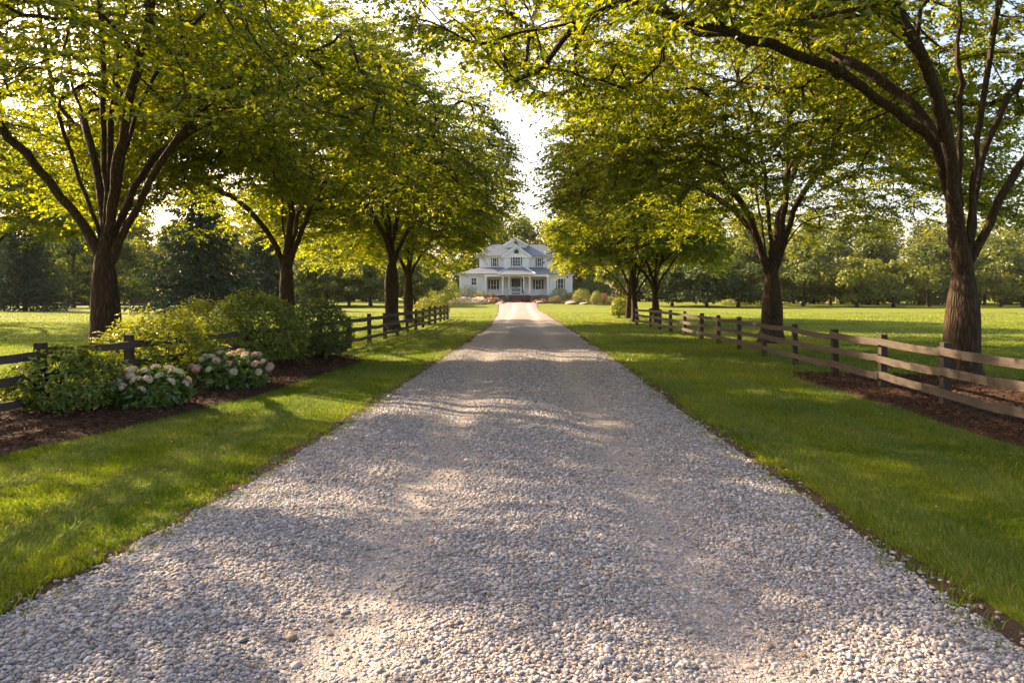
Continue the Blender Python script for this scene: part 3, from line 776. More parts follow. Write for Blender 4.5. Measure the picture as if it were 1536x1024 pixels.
# second on the left, behind the clipped hedge shrub
Y0 = 28.0; x0 = px(431, Y0)
lb = [limb(p, x0, Y0, d) for p, d in (
    ([(424, 388), (405, 350), (372, 312), (330, 282), (270, 262)], -0.6),
    ([(428, 375), (423, 300), (415, 200), (398, 60)], 0.4),
    ([(433, 375), (441, 290), (452, 230), (475, 100)], 1.2),
    ([(437, 388), (455, 335), (480, 280), (512, 240), (580, 215), (640, 205)], -1.0),
    ([(432, 372), (436, 300), (430, 180), (420, 30)], -2.8),
    ([(434, 380), (448, 320), (470, 250), (505, 140)], 3.2))]
avenue(431, Y0, 'tree with a slim arching side limb behind the dense clipped shrub',
       grow_tree(2, 0.285, 2.9, lb, ((0, 0), 6.8, 6.9, 4.5, 13.2, 0.25), 919, leaf=0.13, per=99, twigs=8, lac=0.475, r_cl=0.95, keep=clear(x0, Y0)))
# third and fourth on the left, at the far fence
A = grow_tree(3, 0.33, 3.3, vase(3, 7, 3.3, 4.0, 14), ((0, 0), 6.6, 6.4, 4.4, 15.5, 0.5), 942, leaf=0.145, per=96, twigs=8, lac=0.475, r_cl=0.98, keep=clear(px(588, 35.6), 35.6))
avenue(588, 35.6, 'thick-trunked tree right behind the far left fence, nearest of its pair', A)
B = grow_tree(4, 0.28, 2.9, vase(4, 6, 2.9, 3.6, 12), ((0, 0), 6.2, 5.4, 3.7, 12.5, 0.4), 736, leaf=0.155, per=91, twigs=8, lac=0.46, r_cl=0.98, keep=clear(px(613, 45), 45.0))
avenue(613, 45.0, 'thinner trunk just right of the thick-trunked tree behind the far left fence', B)
# right of the drive: the near tree in its mulch ring
Y0 = 14.3; x0 = px(1443, Y0)
lb = [limb(p, x0, Y0, d) for p, d in (
    ([(1431, 378), (1426, 300), (1418, 235), (1395, 197), (1345, 170), (1300, 137), (1262, 105), (1200, 78), (1130, 60), (1040, 35), (960, 5)], -2.2),
    ([(1431, 372), (1427, 290), (1420, 230), (1385, 165), (1330, 125), (1265, 85), (1190, 50)], 1.6),
    ([(1435, 372), (1430, 280), (1424, 200), (1400, 120), (1362, 50), (1340, 0), (1310, -150)], -0.6),
    ([(1440, 370), (1440, 280), (1441, 180), (1440, 80), (1436, 0), (1430, -200)], 0.6),
    ([(1452, 368), (1460, 280), (1470, 180), (1486, 80), (1500, 0), (1520, -150)], 0.2),
    ([(1456, 388), (1480, 340), (1510, 280), (1540, 235), (1600, 170), (1680, 120)], -0.3),
    ([(1453, 362), (1470, 250), (1500, 160), (1540, 110), (1600, 60)], 1.9),
    ([(1438, 360), (1430, 260), (1400, 120), (1340, 0), (1240, -100), (1120, -180)], -3.6))]
avenue(1443, Y0, 'dark big tree in the mulch ring directly behind the right fence',
       grow_tree(5, 0.31, 2.5, lb, ((-1.7, -0.3), 9.2, 6.4, 4.9, 12.5, 0.1), 1288, leaf=0.112, per=104, twigs=8, r_cl=0.90, lac=0.44, keep=(lambda p: not (p[1] < -0.6 and -3.2 < p[0] < 2.5 and p[2] < 7.6 and hash2(np.array(int(p[0] * 90)), np.array(int(p[1] * 90)), 3) < 0.75) and (lambda c, r: not (r > np.interp(c, [560, 700, 760, 830, 900], [55, 75, 125, 155, 210]) and c < 900))(VPX + (x0 + p[0]) / (Y0 + p[1]) * F, HOR - (p[2] - CAMH) / (Y0 + p[1]) * F))))
Y0 = 26.4; x0 = px(1157, Y0)
lb = [limb(p, x0, Y0, d) for p, d in (
    ([(1146, 395), (1134, 345), (1110, 295), (1060, 252), (990, 230), (900, 212)], -1.0),
    ([(1150, 385), (1140, 320), (1130, 250), (1115, 140)], 0.8),
    ([(1166, 390), (1178, 310), (1184, 200), (1192, 60)], 0.2),
    ([(1172, 385), (1184, 352), (1204, 334), (1235, 322), (1275, 316)], -0.6),
    ([(1170, 385), (1192, 310), (1235, 240), (1310, 185), (1380, 150)], 0.8),
    ([(1158, 380), (1150, 300), (1140, 200), (1100, 100)], -3.2),
    ([(1160, 385), (1172, 310), (1200, 230), (1260, 170)], 3.4),
    ([(1148, 390), (1110, 320), (1050, 280), (960, 262)], 3.0))]
avenue(1157, Y0, 'fork-trunked tree behind the middle of the right fence',
       grow_tree(6, 0.35, 2.4, lb, ((-0.3, 0), 8.4, 6.6, 4.1, 13.5, 0.25), 1150, leaf=0.13, per=99, twigs=8, lac=0.475, r_cl=0.95, keep=clear(x0, Y0)))
Cc = grow_tree(7, 0.23, 2.0, vase(7, 6, 2.0, 3.8, 10), ((0, 0), 5.6, 4.9, 3.7, 11.5, 0.3), 644, leaf=0.155, per=88, twigs=8, r_cl=0.95, keep=clear(px(983, 45), 45.0))
avenue(983, 45.0, 'slim tree standing behind the far end of the right fence', Cc)
D = grow_tree(8, 0.22, 1.7, vase(8, 8, 1.7, 4.2, 10.5), ((-0.4, 0), 5.8, 5.0, 3.6, 12.0, 0.3), 644, leaf=0.155, per=88, twigs=8, r_cl=0.95, keep=clear(px(952, 46), 46.0))
t = avenue(952, 46.0, 'slim multi-stemmed tree on the lawn just past the end of the right fence', D)
# copies: far right, left field, and the next tree of the left row (only its crown reaches in)
def again(src, c, Y, label, rz, s):
    t = copy_tree(src); t.location = (px(c, Y), Y, 0); t.rotation_euler = (0, 0, rz); t.scale = (s, s, s); t['label'] = label; AV.append((px(c, Y), Y)); return t
again(t, 943, 53.0, 'farthest slim trunk of the right row, beside the leafy yellow-green bush', 2.2, 0.96)
src = [o for o in bpy.data.objects if o.get('label', '').startswith('thinner trunk')][0]
t2 = again(src, -30, 42.0, 'yellow-green tree hanging low over the left field behind the big tree', 1.1, 1.28)
again(t2, -2150, 4.6, 'overhanging leafy tree at the very left edge whose trunk stands out of view', 2.7, 0.85)

# ---------------------------------------------------------------- shrubs in the left bed
DK = ((0.035, 0.078, 0.008), (0.10, 0.145, 0.014)); YG = ((0.11, 0.17, 0.012), (0.27, 0.30, 0.02)); MD = ((0.070, 0.135, 0.010), (0.19, 0.24, 0.016))
def at(c, base): Y = gy(base); return (px(c, Y), Y, 0.03)
GS = 'shrubs planted in the left mulch bed'
place_shrub('shrub', shrub_geo(21, 0.80, 0.75, 0.92, 7000, 0.075, MD, spiky=0.22, dense=0.55), at(102, 619), 'dark broad-leaved shrub swallowing the nearest post of the left fence', GS)
place_shrub('shrub', shrub_geo(22, 0.95, 0.9, 1.34, 9500, 0.07, YG, spiky=0.34, dense=0.6, lum=0.22), (px(243, 13.6), 13.6, 0.03), 'loose feathery yellow-green shrub behind the two flowering hydrangeas', GS)
place_shrub('shrub', shrub_geo(23, 1.0, 0.95, 1.55, 9500, 0.075, YG, spiky=0.28, dense=0.62, lum=0.2), (px(306, 19.6), 19.6, 0.0), 'spiky light green shrub between the feathery shrub and the tall rounded one', GS)
place_shrub('shrub', shrub_geo(24, 1.08, 1.0, 1.72, 12500, 0.075, MD, spiky=0.16, dense=0.75), (px(386, 17.2), 17.2, 0.03), 'tall rounded bright green shrub behind the right-hand hydrangea', GS)
place_shrub('shrub', shrub_geo(25, 0.82, 0.8, 1.58, 11000, 0.06, DK, spiky=0.06, dense=0.9, lum=0.10), (px(478, 19.2), 19.2, 0.03), 'dense dark clipped shrub at the pointed end of the left mulch bed', GS)
def hydrangea(seed, c, base, rx, h, heads, label, pal):
    rg = np.random.default_rng(seed); loc = at(c, base)
    wood, crown = shrub_geo(seed, rx * 0.92, rx * 0.85, h * 0.98, 2100, 0.115, ((0.050, 0.110, 0.014), (0.14, 0.21, 0.025)), stems=34, spiky=0.05, dense=0.92, lum=0.08, zlow=0.10)
    t = empty('hydrangea', loc, label, 'flowering shrub', 'pale pink hydrangeas in the left mulch bed')
    wood.build('stem', M['stem'], t); crown.build('foliage', M['shrub'], t)
    pts = []
    tries = 0
    while len(pts) < heads and tries < 9000:
        tries += 1
        v = unit(rg.normal(0, 1, 3)); v[2] = abs(v[2]); 
        if v[2] < 0.12: continue
        p = np.array([v[0] * rx * 1.0, v[1] * rx * 0.95, h * (0.44 + 0.58 * v[2])])
        if pts and min(np.linalg.norm(p - q[0]) for q in pts) < 0.15: continue
        pts.append((p, v))
    protos = {}
    for k, (p, v) in enumerate(pts):
        ci = int(rg.integers(len(pal))); key = ci
        if key not in protos:
            g = Geo(); m = 190; u = unit(rg.normal(0, 1, (m, 3))); u[:, 2] = np.where(u[:, 2] < -0.35, -u[:, 2], u[:, 2]); u = unit(u)
            P = u * np.array([0.078, 0.078, 0.058]) * (0.86 + 0.2 * rg.random((m, 1)))
            dd = unit(np.cross(u, rg.normal(0, 1, (m, 3)))); nn = unit(u + rg.normal(0, 0.3, u.shape)); L = 0.028 * (0.75 + 0.5 * rg.random(m))
            tt = rg.random((m, 1)); col = np.array(pal[ci][0]) * (1 - tt) + np.array(pal[ci][1]) * tt
            leaves(g, P - dd * L[:, None] * 0.5, dd, nn, L, L * 0.95, col, 0.1, 0.05)
            o = g.build('flower_head', M['petal'], t); protos[key] = o
        else:
            o = protos[key].copy(); C.objects.link(o); o.parent = t
        o.location = p; s = 0.72 + 0.58 * rg.random(); o.scale = (s, s, s)
        o.rotation_euler = (math.atan2(-v[1], v[2] + 0.6) * 0.9, math.atan2(v[0], v[2] + 0.6) * 0.9, rg.random() * 6)
PALE = [((0.60, 0.45, 0.35), (0.70, 0.58, 0.46)), ((0.64, 0.54, 0.42), (0.70, 0.64, 0.50)), ((0.62, 0.50, 0.38), (0.68, 0.60, 0.46)), ((0.60, 0.36, 0.32), (0.68, 0.50, 0.44)), ((0.50, 0.54, 0.34), (0.66, 0.66, 0.50))]
hydrangea(41, 226, 613, 0.55, 0.58, 30, 'smaller cream-pink hydrangea nearest the camera, beside the dark broad-leaved shrub', PALE)
hydrangea(42, 347, 584, 0.72, 0.64, 36, 'wider pale pink hydrangea in front of the tall rounded shrub', PALE)
# ---------------------------------------------------------------- house at the end of the drive
def mat_siding():
    n = N('white_siding'); v = n.coord()
    w = n.add('ShaderNodeTexWave', {'Vector': v, 'Scale': 3.4, 'Distortion': 0.0}, wave_type='BANDS', bands_direction='Z', wave_profile='SAW').outputs['Fac']
    nz = n.noise(v, 1.2, 4)
    c = n.mix(n.math('MULTIPLY', nz, 0.3), c3(0.76, 0.74, 0.73), c3(0.64, 0.62, 0.61))
    return n.done(n.bsdf(c, 0.6, n.bump(w, 0.6, 0.03)))
def mat_roof():
    n = N('standing_seam_roof'); v = n.coord()
    sx = n.add('ShaderNodeSeparateXYZ', {'Vector': v}).outputs[0]
    seam = n.math('LESS_THAN', n.math('FRACT', n.math('MULTIPLY', sx, 2.2), 0), 0.14)
    nz = n.noise(v, 0.8, 4)
    c = n.mix(n.math('MULTIPLY', nz, 0.5), c3(0.115, 0.14, 0.175), c3(0.085, 0.10, 0.13))
    return n.done(n.bsdf(c, 0.55, n.bump(seam, 0.25, 0.02), 0.3))
def mat_glass():
    n = N('window_glass'); return n.done(n.bsdf(c3(0.035, 0.045, 0.05), 0.06, None, 0.8))
HM = dict(wall=mat_siding(), roof=mat_roof(), glass=mat_glass(),
          trim=mat_plain('white_trim', (0.80, 0.79, 0.77), 0.5, (6, 0.1, 0.01), 0.12), shut=mat_plain('dark_shutter', (0.035, 0.05, 0.055), 0.5, (30, 0.4, 0.01), 0.3, sc=(0.1, 0.1, 1)),
          found=mat_plain('pale_foundation', (0.55, 0.53, 0.51), 0.8, (5, 0.5, 0.02), 0.3), step=mat_plain('brick_step', (0.17, 0.075, 0.06), 0.8, (14, 0.6, 0.02), 0.5),
          dark=mat_plain('dark_door', (0.04, 0.035, 0.035), 0.4, (8, 0.2, 0.01), 0.3), cream=mat_plain('porch_wall', (0.66, 0.61, 0.55), 0.6, (6, 0.2, 0.01), 0.2),
          curtain=mat_plain('curtain', (0.45, 0.46, 0.44), 0.9, (12, 0.5, 0.03), 0.5, sc=(4, 1, 0.1)), red=mat_plain('red_mat', (0.42, 0.07, 0.055), 0.9, (30, 0.5, 0.01), 0.4),
          path=mat_plain('pale_path', (0.52, 0.49, 0.48), 0.85, (9, 0.4, 0.02), 0.3), stone=mat_plain('field_stone', (0.30, 0.25, 0.22), 0.9, (3, 0.9, 0.08), 0.6))
HX, HY = px(773, 110), 110.0; HZ = float(ground_z(HX, 110))
H = empty('farmhouse', (HX, HY, HZ), 'white two-storey farmhouse with grey metal roofs at the end of the gravel driveway', 'house')
def hp(name, mat, fn, parent=None, smooth=False):
    g = Geo(); fn(g); return g.build(name, HM[mat], parent or H, smooth)
hp('foundation', 'found', lambda g: (g.box(-8.4, -4.6, 0.45, 10, -0.6, 1.05), g.box(-4.6, 5.0, 0.05, 10.02, -0.6, 1.03), g.box(5.0, 8.6, 0.45, 10, -0.6, 1.05)))
hp('porch_floor', 'trim', lambda g: g.box(-4.75, 5.15, -0.1, 2.5, 1.032, 1.11))
hp('wing_wall', 'wall', lambda g: g.box(-8.35, -4.55, 0.5, 9.9, 1.05, 4.25)); hp('wing_wall', 'wall', lambda g: g.box(4.95, 8.55, 0.5, 9.9, 1.05, 4.25))
hp('porch_wall', 'cream', lambda g: g.box(-4.55, 4.95, 2.45, 9.8, 1.03, 4.24))
hp('upper_wall', 'wall', lambda g: g.box(-5.6, 5.8, 3.6, 9.6, 4.2, 7.05))
# bay under the front gable with its pediment
hp('gable_bay', 'wall', lambda g: (g.box(-1.85, 2.15, 2.95, 3.62, 4.6, 7.0), g.prism([(-1.9, 7.0), (2.2, 7.0), (0.15, 8.5)], 2.95, 7.5)))
hp('eave_band', 'trim', lambda g: (g.box(-8.75, -4.7, 0.1, 0.42, 4.02, 4.24), g.box(5.1, 8.95, 0.1, 0.42, 4.02, 4.24), g.box(-4.72, 5.12, -0.28, 0.06, 3.82, 4.24), g.box(-6.0, -1.9, 3.2, 3.45, 6.82, 7.04), g.box(2.2, 6.2, 3.2, 3.45, 6.82, 7.04), g.box(-2.1, 2.4, 2.7, 2.93, 6.86, 7.02)))
def lower_roof(g):
    # skirt roof hipped round three sides, its front leaning on the upper wall
    E = 4.26; T = 5.30
    a = [(-8.9, -0.05, E), (-4.9, -0.05, E), (-4.9, -0.42, E), (5.3, -0.42, E), (5.3, -0.05, E), (9.1, -0.05, E), (5.85, 3.58, T), (-5.65, 3.58, T)]
    g.poly([a[0], a[5], a[6], a[7]], 0.10)
    g.poly([(-4.95, -0.46, E + 0.01), (5.35, -0.46, E + 0.01), (4.2, 3.55, T + 0.03), (-4.0, 3.55, T + 0.03)], 0.06)
    g.poly([(9.1, -0.05, E), (9.1, 10.4, E), (5.85, 9.6, T), (5.85, 3.58, T)], 0.10)
    g.poly([(-8.9, 10.4, E), (-8.9, -0.05, E), (-5.65, 3.58, T), (-5.65, 9.6, T)], 0.10)
hp('lower_roof', 'roof', lower_roof)
def porch_roof(g):
    g.poly([(-2.5, -1.0, 4.27), (2.95, -1.0, 4.27), (1.2, 2.93, 5.42), (-0.75, 2.93, 5.42)], 0.08)
    g.poly([(2.95, -1.0, 4.27), (2.95, 1.0, 4.45), (1.2, 2.93, 5.42)], 0.08); g.poly([(-2.5, 1.0, 4.45), (-2.5, -1.0, 4.27), (-0.75, 2.93, 5.42)], 0.08)
pr = hp('porch_roof', 'roof', porch_roof)
hp('hip_trim', 'trim', lambda g: (g.tube([(-2.52, -1.02, 4.30), (-0.75, 2.9, 5.46)], [0.06, 0.06], 6), g.tube([(2.97, -1.02, 4.30), (1.2, 2.9, 5.46)], [0.06, 0.06], 6), g.box(-2.55, 3.0, -1.07, -0.98, 4.12, 4.30)), pr)
def upper_roof(g):
    E = 7.06; Rz = 9.05
    f = [(-6.3, 2.95, E), (6.5, 2.95, E), (4.6, 6.6, Rz), (-4.2, 6.6, Rz)]
    g.poly(f, 0.10); g.poly([(6.5, 2.95, E), (6.5, 10.2, E), (4.6, 6.6, Rz)], 0.10); g.poly([(-6.3, 10.2, E), (-6.3, 2.95, E), (-4.2, 6.6, Rz)], 0.10)
    g.poly([(6.5, 10.2, E), (-6.3, 10.2, E), (-4.2, 6.6, Rz), (4.6, 6.6, Rz)], 0.10)
hp('upper_roof', 'roof', upper_roof)
def gable(g, cx, hw, zb, zp, y0, y1):
    g.poly([(cx - hw, y0, zb), (cx, y0, zp), (cx, y1, zp), (cx - hw, y1, zb)][::-1], 0.10); g.poly([(cx, y0, zp), (cx + hw, y0, zb), (cx + hw, y1, zb), (cx, y1, zp)][::-1], 0.10)
gr = hp('front_gable_roof', 'roof', lambda g: gable(g, 0.15, 2.35, 6.98, 8.72, 2.7, 6.4))
def rake(g, cx, hw, zb, zp, y):
    for s in (-1, 1):
        dx, dz = hw, zp - zb; l = math.hypot(dx, dz); nx, nz = dz / l * 0.20, dx / l * 0.20
        pts = [(cx + s * hw, zb + 0.03), (cx, zp + 0.03), (cx, zp + 0.03 - 0.24), (cx + s * (hw - 0.05), zb - 0.20)]
        g.prism(pts if s < 0 else pts[::-1], y - 0.07, y - 0.004)
hp('rake_board', 'trim', lambda g: rake(g, 0.15, 2.35, 6.98, 8.72, 2.7), gr)
hp('gable_vent', 'shut', lambda g: (g.prism([(-0.2, 7.45), (0.5, 7.45), (0.5, 7.85), (0.15, 8.15), (-0.2, 7.85)], 2.88, 2.948)))
br = hp('back_gable', 'wall', lambda g: g.prism([(-1.75, 8.2), (1.75, 8.2), (1.75, 8.95), (0.0, 9.95), (-1.75, 8.95)], 5.6, 8.4))
hp('roof', 'roof', lambda g: gable(g, 0.0, 2.0, 8.9, 10.1, 5.35, 8.6), br); hp('rake_board', 'trim', lambda g: rake(g, 0.0, 2.0, 8.9, 10.1, 5.35), br)
hp('vent', 'shut', lambda g: g.prism([(0.25 * math.cos(a), 9.3 + 0.2 * math.sin(a)) for a in np.linspace(0, 2 * PI, 12, endpoint=False)], 5.54, 5.59), br)
def window(x0, x1, z0, z1, y, shutters=0.0, nx=2, nz=2, curtain=True):
    w = hp('window', 'trim', lambda g: (g.box(x0 - 0.09, x0, y - 0.09, y, z0 - 0.09, z1 + 0.11), g.box(x1, x1 + 0.09, y - 0.09, y, z0 - 0.09, z1 + 0.11), g.box(x0, x1, y - 0.09, y, z1, z1 + 0.11), g.box(x0, x1, y - 0.12, y, z0 - 0.09, z0)))
    hp('pane', 'glass', lambda g: g.box(x0, x1, y - 0.03, y - 0.005, z0, z1), w)
    def bars(g):
        for k in range(1, nx): c = x0 + (x1 - x0) * k / nx; g.box(c - 0.022, c + 0.022, y - 0.058, y - 0.033, z0, z1)
        for k in range(1, nz): c = z0 + (z1 - z0) * k / nz; g.box(x0, x1, y - 0.052, y - 0.035, c - 0.02, c + 0.02)
    hp('glazing_bar', 'trim', bars, w)
    if shutters:
        for s in (-1, 1):
            a = x0 - 0.1 - shutters if s < 0 else x1 + 0.1
            hp('shutter', 'shut', lambda g: g.box(a, a + shutters, y - 0.07, y - 0.002, z0 - 0.05, z1 + 0.05), w)
    return w
window(-3.5, -2.95, 5.5, 6.75, 3.6, 0.16); window(3.4, 3.98, 5.5, 6.75, 3.6, 0.16)
window(-0.42, 0.72, 5.45, 6.85, 2.95, 0.17, 3, 3)
window(-3.75, -2.95, 1.75, 3.4, 2.45, 0.30); window(3.1, 3.9, 1.75, 3.4, 2.45, 0.30)
window(6.4, 7.2, 1.9, 3.5, 0.5, 0.14); window(-6.6, -5.9, 2.6, 3.6, 0.5)
# front door in its dark opening, the pale arched screen in front
dr = hp('door', 'dark', lambda g: g.box(-0.62, 0.78, 2.38, 2.448, 1.12, 3.62))
hp('door_frame', 'trim', lambda g: (g.box(-0.76, -0.625, 2.33, 2.447, 1.12, 3.76), g.box(0.785, 0.92, 2.33, 2.447, 1.12, 3.76), g.box(-0.625, 0.785, 2.33, 2.447, 3.625, 3.76)), dr)
hp('sidelight', 'glass', lambda g: (g.box(-1.1, -0.80, 2.40, 2.447, 1.3, 3.5), g.box(0.96, 1.26, 2.40, 2.447, 1.3, 3.5)), dr)
hp('handle', 'trim', lambda g: g.box(0.55, 0.62, 2.31, 2.379, 2.1, 2.25), dr)
def gate(g):
    t = np.linspace(0, PI, 15)
    g.tube(np.stack([0.08 + 0.80 * np.cos(t), 0 * t + 0.15, 1.95 + 0.28 * np.sin(t)], 1), np.full(15, 0.05), 6)
    for x in (-0.72, 0.88): g.box(x - 0.05, x + 0.05, 0.10, 0.20, 1.11, 1.96)
    for x in np.linspace(-0.55, 0.71, 9): g.box(x - 0.02, x + 0.02, 0.13, 0.17, 1.11, 1.96 + 0.2 * math.sqrt(max(0, 1 - ((x - 0.08) / 0.8) ** 2)))
    g.box(-0.68, 0.84, 0.12, 0.18, 1.45, 1.53)
hp('porch_gate', 'trim', gate)
for x in (-4.45, -1.9, -0.95, 1.25, 2.15, 4.85):
    def col(g, x=x):
        y = -0.10; r = 0.15 if abs(x) > 1.6 else 0.11
        g.tube([(x, y + 0.02, 1.11), (x, y + 0.02, 1.3), (x, y + 0.02, 3.6), (x, y + 0.02, 3.66)], [r, r * 0.95, r * 0.8, r * 0.9], 14)
        g.box(x - r * 1.3, x + r * 1.3, y - 0.15, y + 0.2, 3.66, 3.82); g.box(x - r * 1.25, x + r * 1.25, y - 0.14, y + 0.19, 1.112, 1.22)
    hp('column', 'trim', col)
for x in (-8.3, -4.85, 5.25, 8.45): hp('corner_board', 'trim', lambda g: g.box(x - 0.13, x + 0.13, 0.38, 0.51, 1.06, 4.02))
def rail_run(x0, x1):
    def fn(g):
        g.box(x0, x1, -0.02, 0.06, 1.82, 1.90); g.box(x0, x1, -0.01, 0.05, 1.2, 1.25)
        for x in np.arange(x0 + 0.1, x1, 0.14): g.box(x - 0.018, x + 0.018, 0.0, 0.04, 1.25, 1.82)
    hp('railing', 'trim', fn)
rail_run(-4.25, -2.1); rail_run(2.35, 4.65); rail_run(-1.72, -1.1); rail_run(1.4, 1.98)
hp('balcony_rail', 'trim', lambda g: (g.box(-0.75, 1.15, 1.9, 1.96, 5.42, 5.48), [g.box(x - 0.02, x + 0.02, 1.91, 1.95, 5.1, 5.42) for x in np.linspace(-0.7, 1.1, 12)]))
for k in range(5): hp('step', 'step', lambda g: g.box(-0.95, 1.15, -0.1 - 0.32 * (5 - k), -0.102, -0.2 + 0.0 * k, 0.215 * (k + 1) - 0.02))
for x in (-1.08, 1.24): hp('stair_rail', 'step', lambda g: (g.tube([(x, -1.75, 0.95), (x, -0.12, 1.85)], [0.05, 0.05], 6), g.box(x - 0.05, x + 0.05, -1.8, -1.7, -0.1, 0.98), g.box(x - 0.05, x + 0.05, -0.98, -0.9, 0.0, 1.40)))
for x in (-2.6, 2.75): hp('lattice_skirt', 'step', lambda g: [g.box(x - 1.2 + 0.24 * k, x - 1.2 + 0.24 * k + 0.10, -0.14, -0.105, -0.1, 1.0) for k in range(10)])
# path, mat
g = Geo(); xs = np.linspace(HX - 1.85, HX + 2.2, 8); yy = np.linspace(106.2, 108.3, 6); g.add(*grid(xs, yy, lambda x, y: ground_z(x, y) + 0.035)); tag(g.build('stone_path', HM['path']), kind='structure')
g = Geo(); g.box(-0.6, 0.6, -0.45, 0.45, 0, 0.22); o = g.build('doormat', HM['red']); o.location = (px(772, 107), 107.0, float(ground_z(0, 107)) + 0.04)
tag(o, 'small red block lying on the pale path below the house steps', 'mat')

# ---------------------------------------------------------------- planting round the house
def far_shrub(c, base, wpx, hpx, Y, cols, label, seed, leaf=0.14, name='shrub', cat='shrub', group='garden shrubs in front of the farmhouse', mat='shrub', n=1500, spiky=0.08):
    s = Y / F; x = px(c, Y); z = float(ground_z(x, Y))
    return place_shrub(name, shrub_geo(seed, wpx * s * 0.5, wpx * s * 0.45, hpx * s, n, leaf, cols, stems=10, spiky=spiky, dense=0.85, lum=0.12, zlow=0.02), (x, Y, z), label, group, cat, mat)
GOLD = ((0.12, 0.16, 0.015), (0.32, 0.28, 0.03)); PINK = ((0.16, 0.10, 0.06), (0.42, 0.22, 0.18)); RUST = ((0.10, 0.09, 0.02), (0.24, 0.17, 0.05)); OLV = ((0.09, 0.14, 0.015), (0.24, 0.25, 0.030)); REDD = ((0.16, 0.02, 0.02), (0.40, 0.06, 0.05))
far_shrub(700, 441, 36, 25, 108.2, ((0.03, 0.06, 0.012), (0.11, 0.13, 0.02)), 'large dark green rounded shrub hiding the left wing of the house', 51, n=2600)
far_shrub(668, 445, 46, 36, 104, MD, 'broad green bush on the lawn left of the house', 52, n=3000, leaf=0.18)
far_shrub(642, 446, 34, 30, 108, DK, 'dark bush behind the broad green bush left of the house', 53, n=2200, leaf=0.18)
far_shrub(694, 450, 22, 10, 107.3, RUST, 'low rusty clipped hedge in front of the dark rounded shrub', 54, n=1100)
far_shrub(720, 450, 22, 17, 107.0, GOLD, 'golden shrub on the flower bed below the left porch window', 55, n=1400)
far_shrub(737, 450, 16, 14, 106.6, RUST, 'russet shrub nearest the left side of the house steps', 56, n=1200)
far_shrub(754, 452, 14, 8, 107.4, MD, 'small green shrub left of the house steps', 57, n=700)
far_shrub(753, 447, 15, 10, 108.9, REDD, 'red flowering plants along the porch left of the steps', 58, n=900, cat='flowers', name='flower_clump')
far_shrub(791, 447, 14, 10, 108.9, REDD, 'red flowering plants along the porch right of the steps', 59, n=900, cat='flowers', name='flower_clump')
far_shrub(802, 453, 14, 9, 107.2, MD, 'low green plant right of the house steps', 60, n=700)
far_shrub(812, 449, 24, 11, 107.8, ((0.08, 0.09, 0.02), (0.26, 0.17, 0.11)), 'pink-green spreading shrub under the right porch window', 61, n=1200)
far_shrub(840, 451, 26, 22, 107.4, OLV, 'round olive shrub before the right wing window', 62, n=2200)
far_shrub(857, 451, 16, 15, 107.6, GOLD, 'golden shrub between the two round olive shrubs', 63, n=1200)
far_shrub(872, 456, 26, 22, 103.5, OLV, 'yellow-green dome shrub past the right corner of the house', 64, n=2200)
far_shrub(895, 459, 18, 20, 101, OLV, 'smaller yellow-green dome shrub beside the pink bush', 65, n=1700)
far_shrub(906, 459, 16, 16, 102.5, PINK, 'pink flowering bush right of the house', 66, n=1500, mat='petal')
far_shrub(917, 459, 16, 13, 100, OLV, 'low yellow-green shrub behind the leafy bush of the right row', 67, n=1200)
far_shrub(834, 459, 20, 11, 104, ((0.06, 0.09, 0.02), (0.20, 0.15, 0.07)), 'low clipped ball shrub at the edge of the right flower bed', 68, n=1100)
far_shrub(886, 440, 60, 36, 116, DK, 'dark evergreen bush behind the garden shrubs right of the house', 69, n=3200, leaf=0.22)
far_shrub(866, 432, 14, 14, 113, ((0.06, 0.02, 0.02), (0.14, 0.04, 0.035)), 'dark red bush against the right corner of the house', 70, n=900)
far_shrub(929, 476, 27, 30, 54, YG, 'leafy yellow-green bush standing on the lawn by the far slim trunks', 71, n=3000, leaf=0.10, group=None, spiky=0.2)
def standard(c, base, wpx, hpx, Y, label, seed):
    s = Y / F; x = px(c, Y); w, cr = shrub_geo(seed, wpx * s * .5, wpx * s * .45, hpx * s, 2600, 0.10, OLV, stems=12, spiky=0.12, dense=0.85, lum=0.1)
    return place_shrub('shrub', (w, cr), (x, Y, 0), label, 'rounded shrubs at the far end of the left fence', 'shrub', 'shrub')
standard(640, 478, 36, 32, 51.5, 'wider rounded yellow-green shrub at the far end of the left fence', 72)
standard(661, 476, 26, 34, 55.5, 'narrow rounded shrub behind the last post of the left fence', 73)
far_shrub(627, 486, 14, 8, 43.6, MD, 'small low plant at the foot of the left fence near its end', 74, n=600, leaf=0.08, group=None)
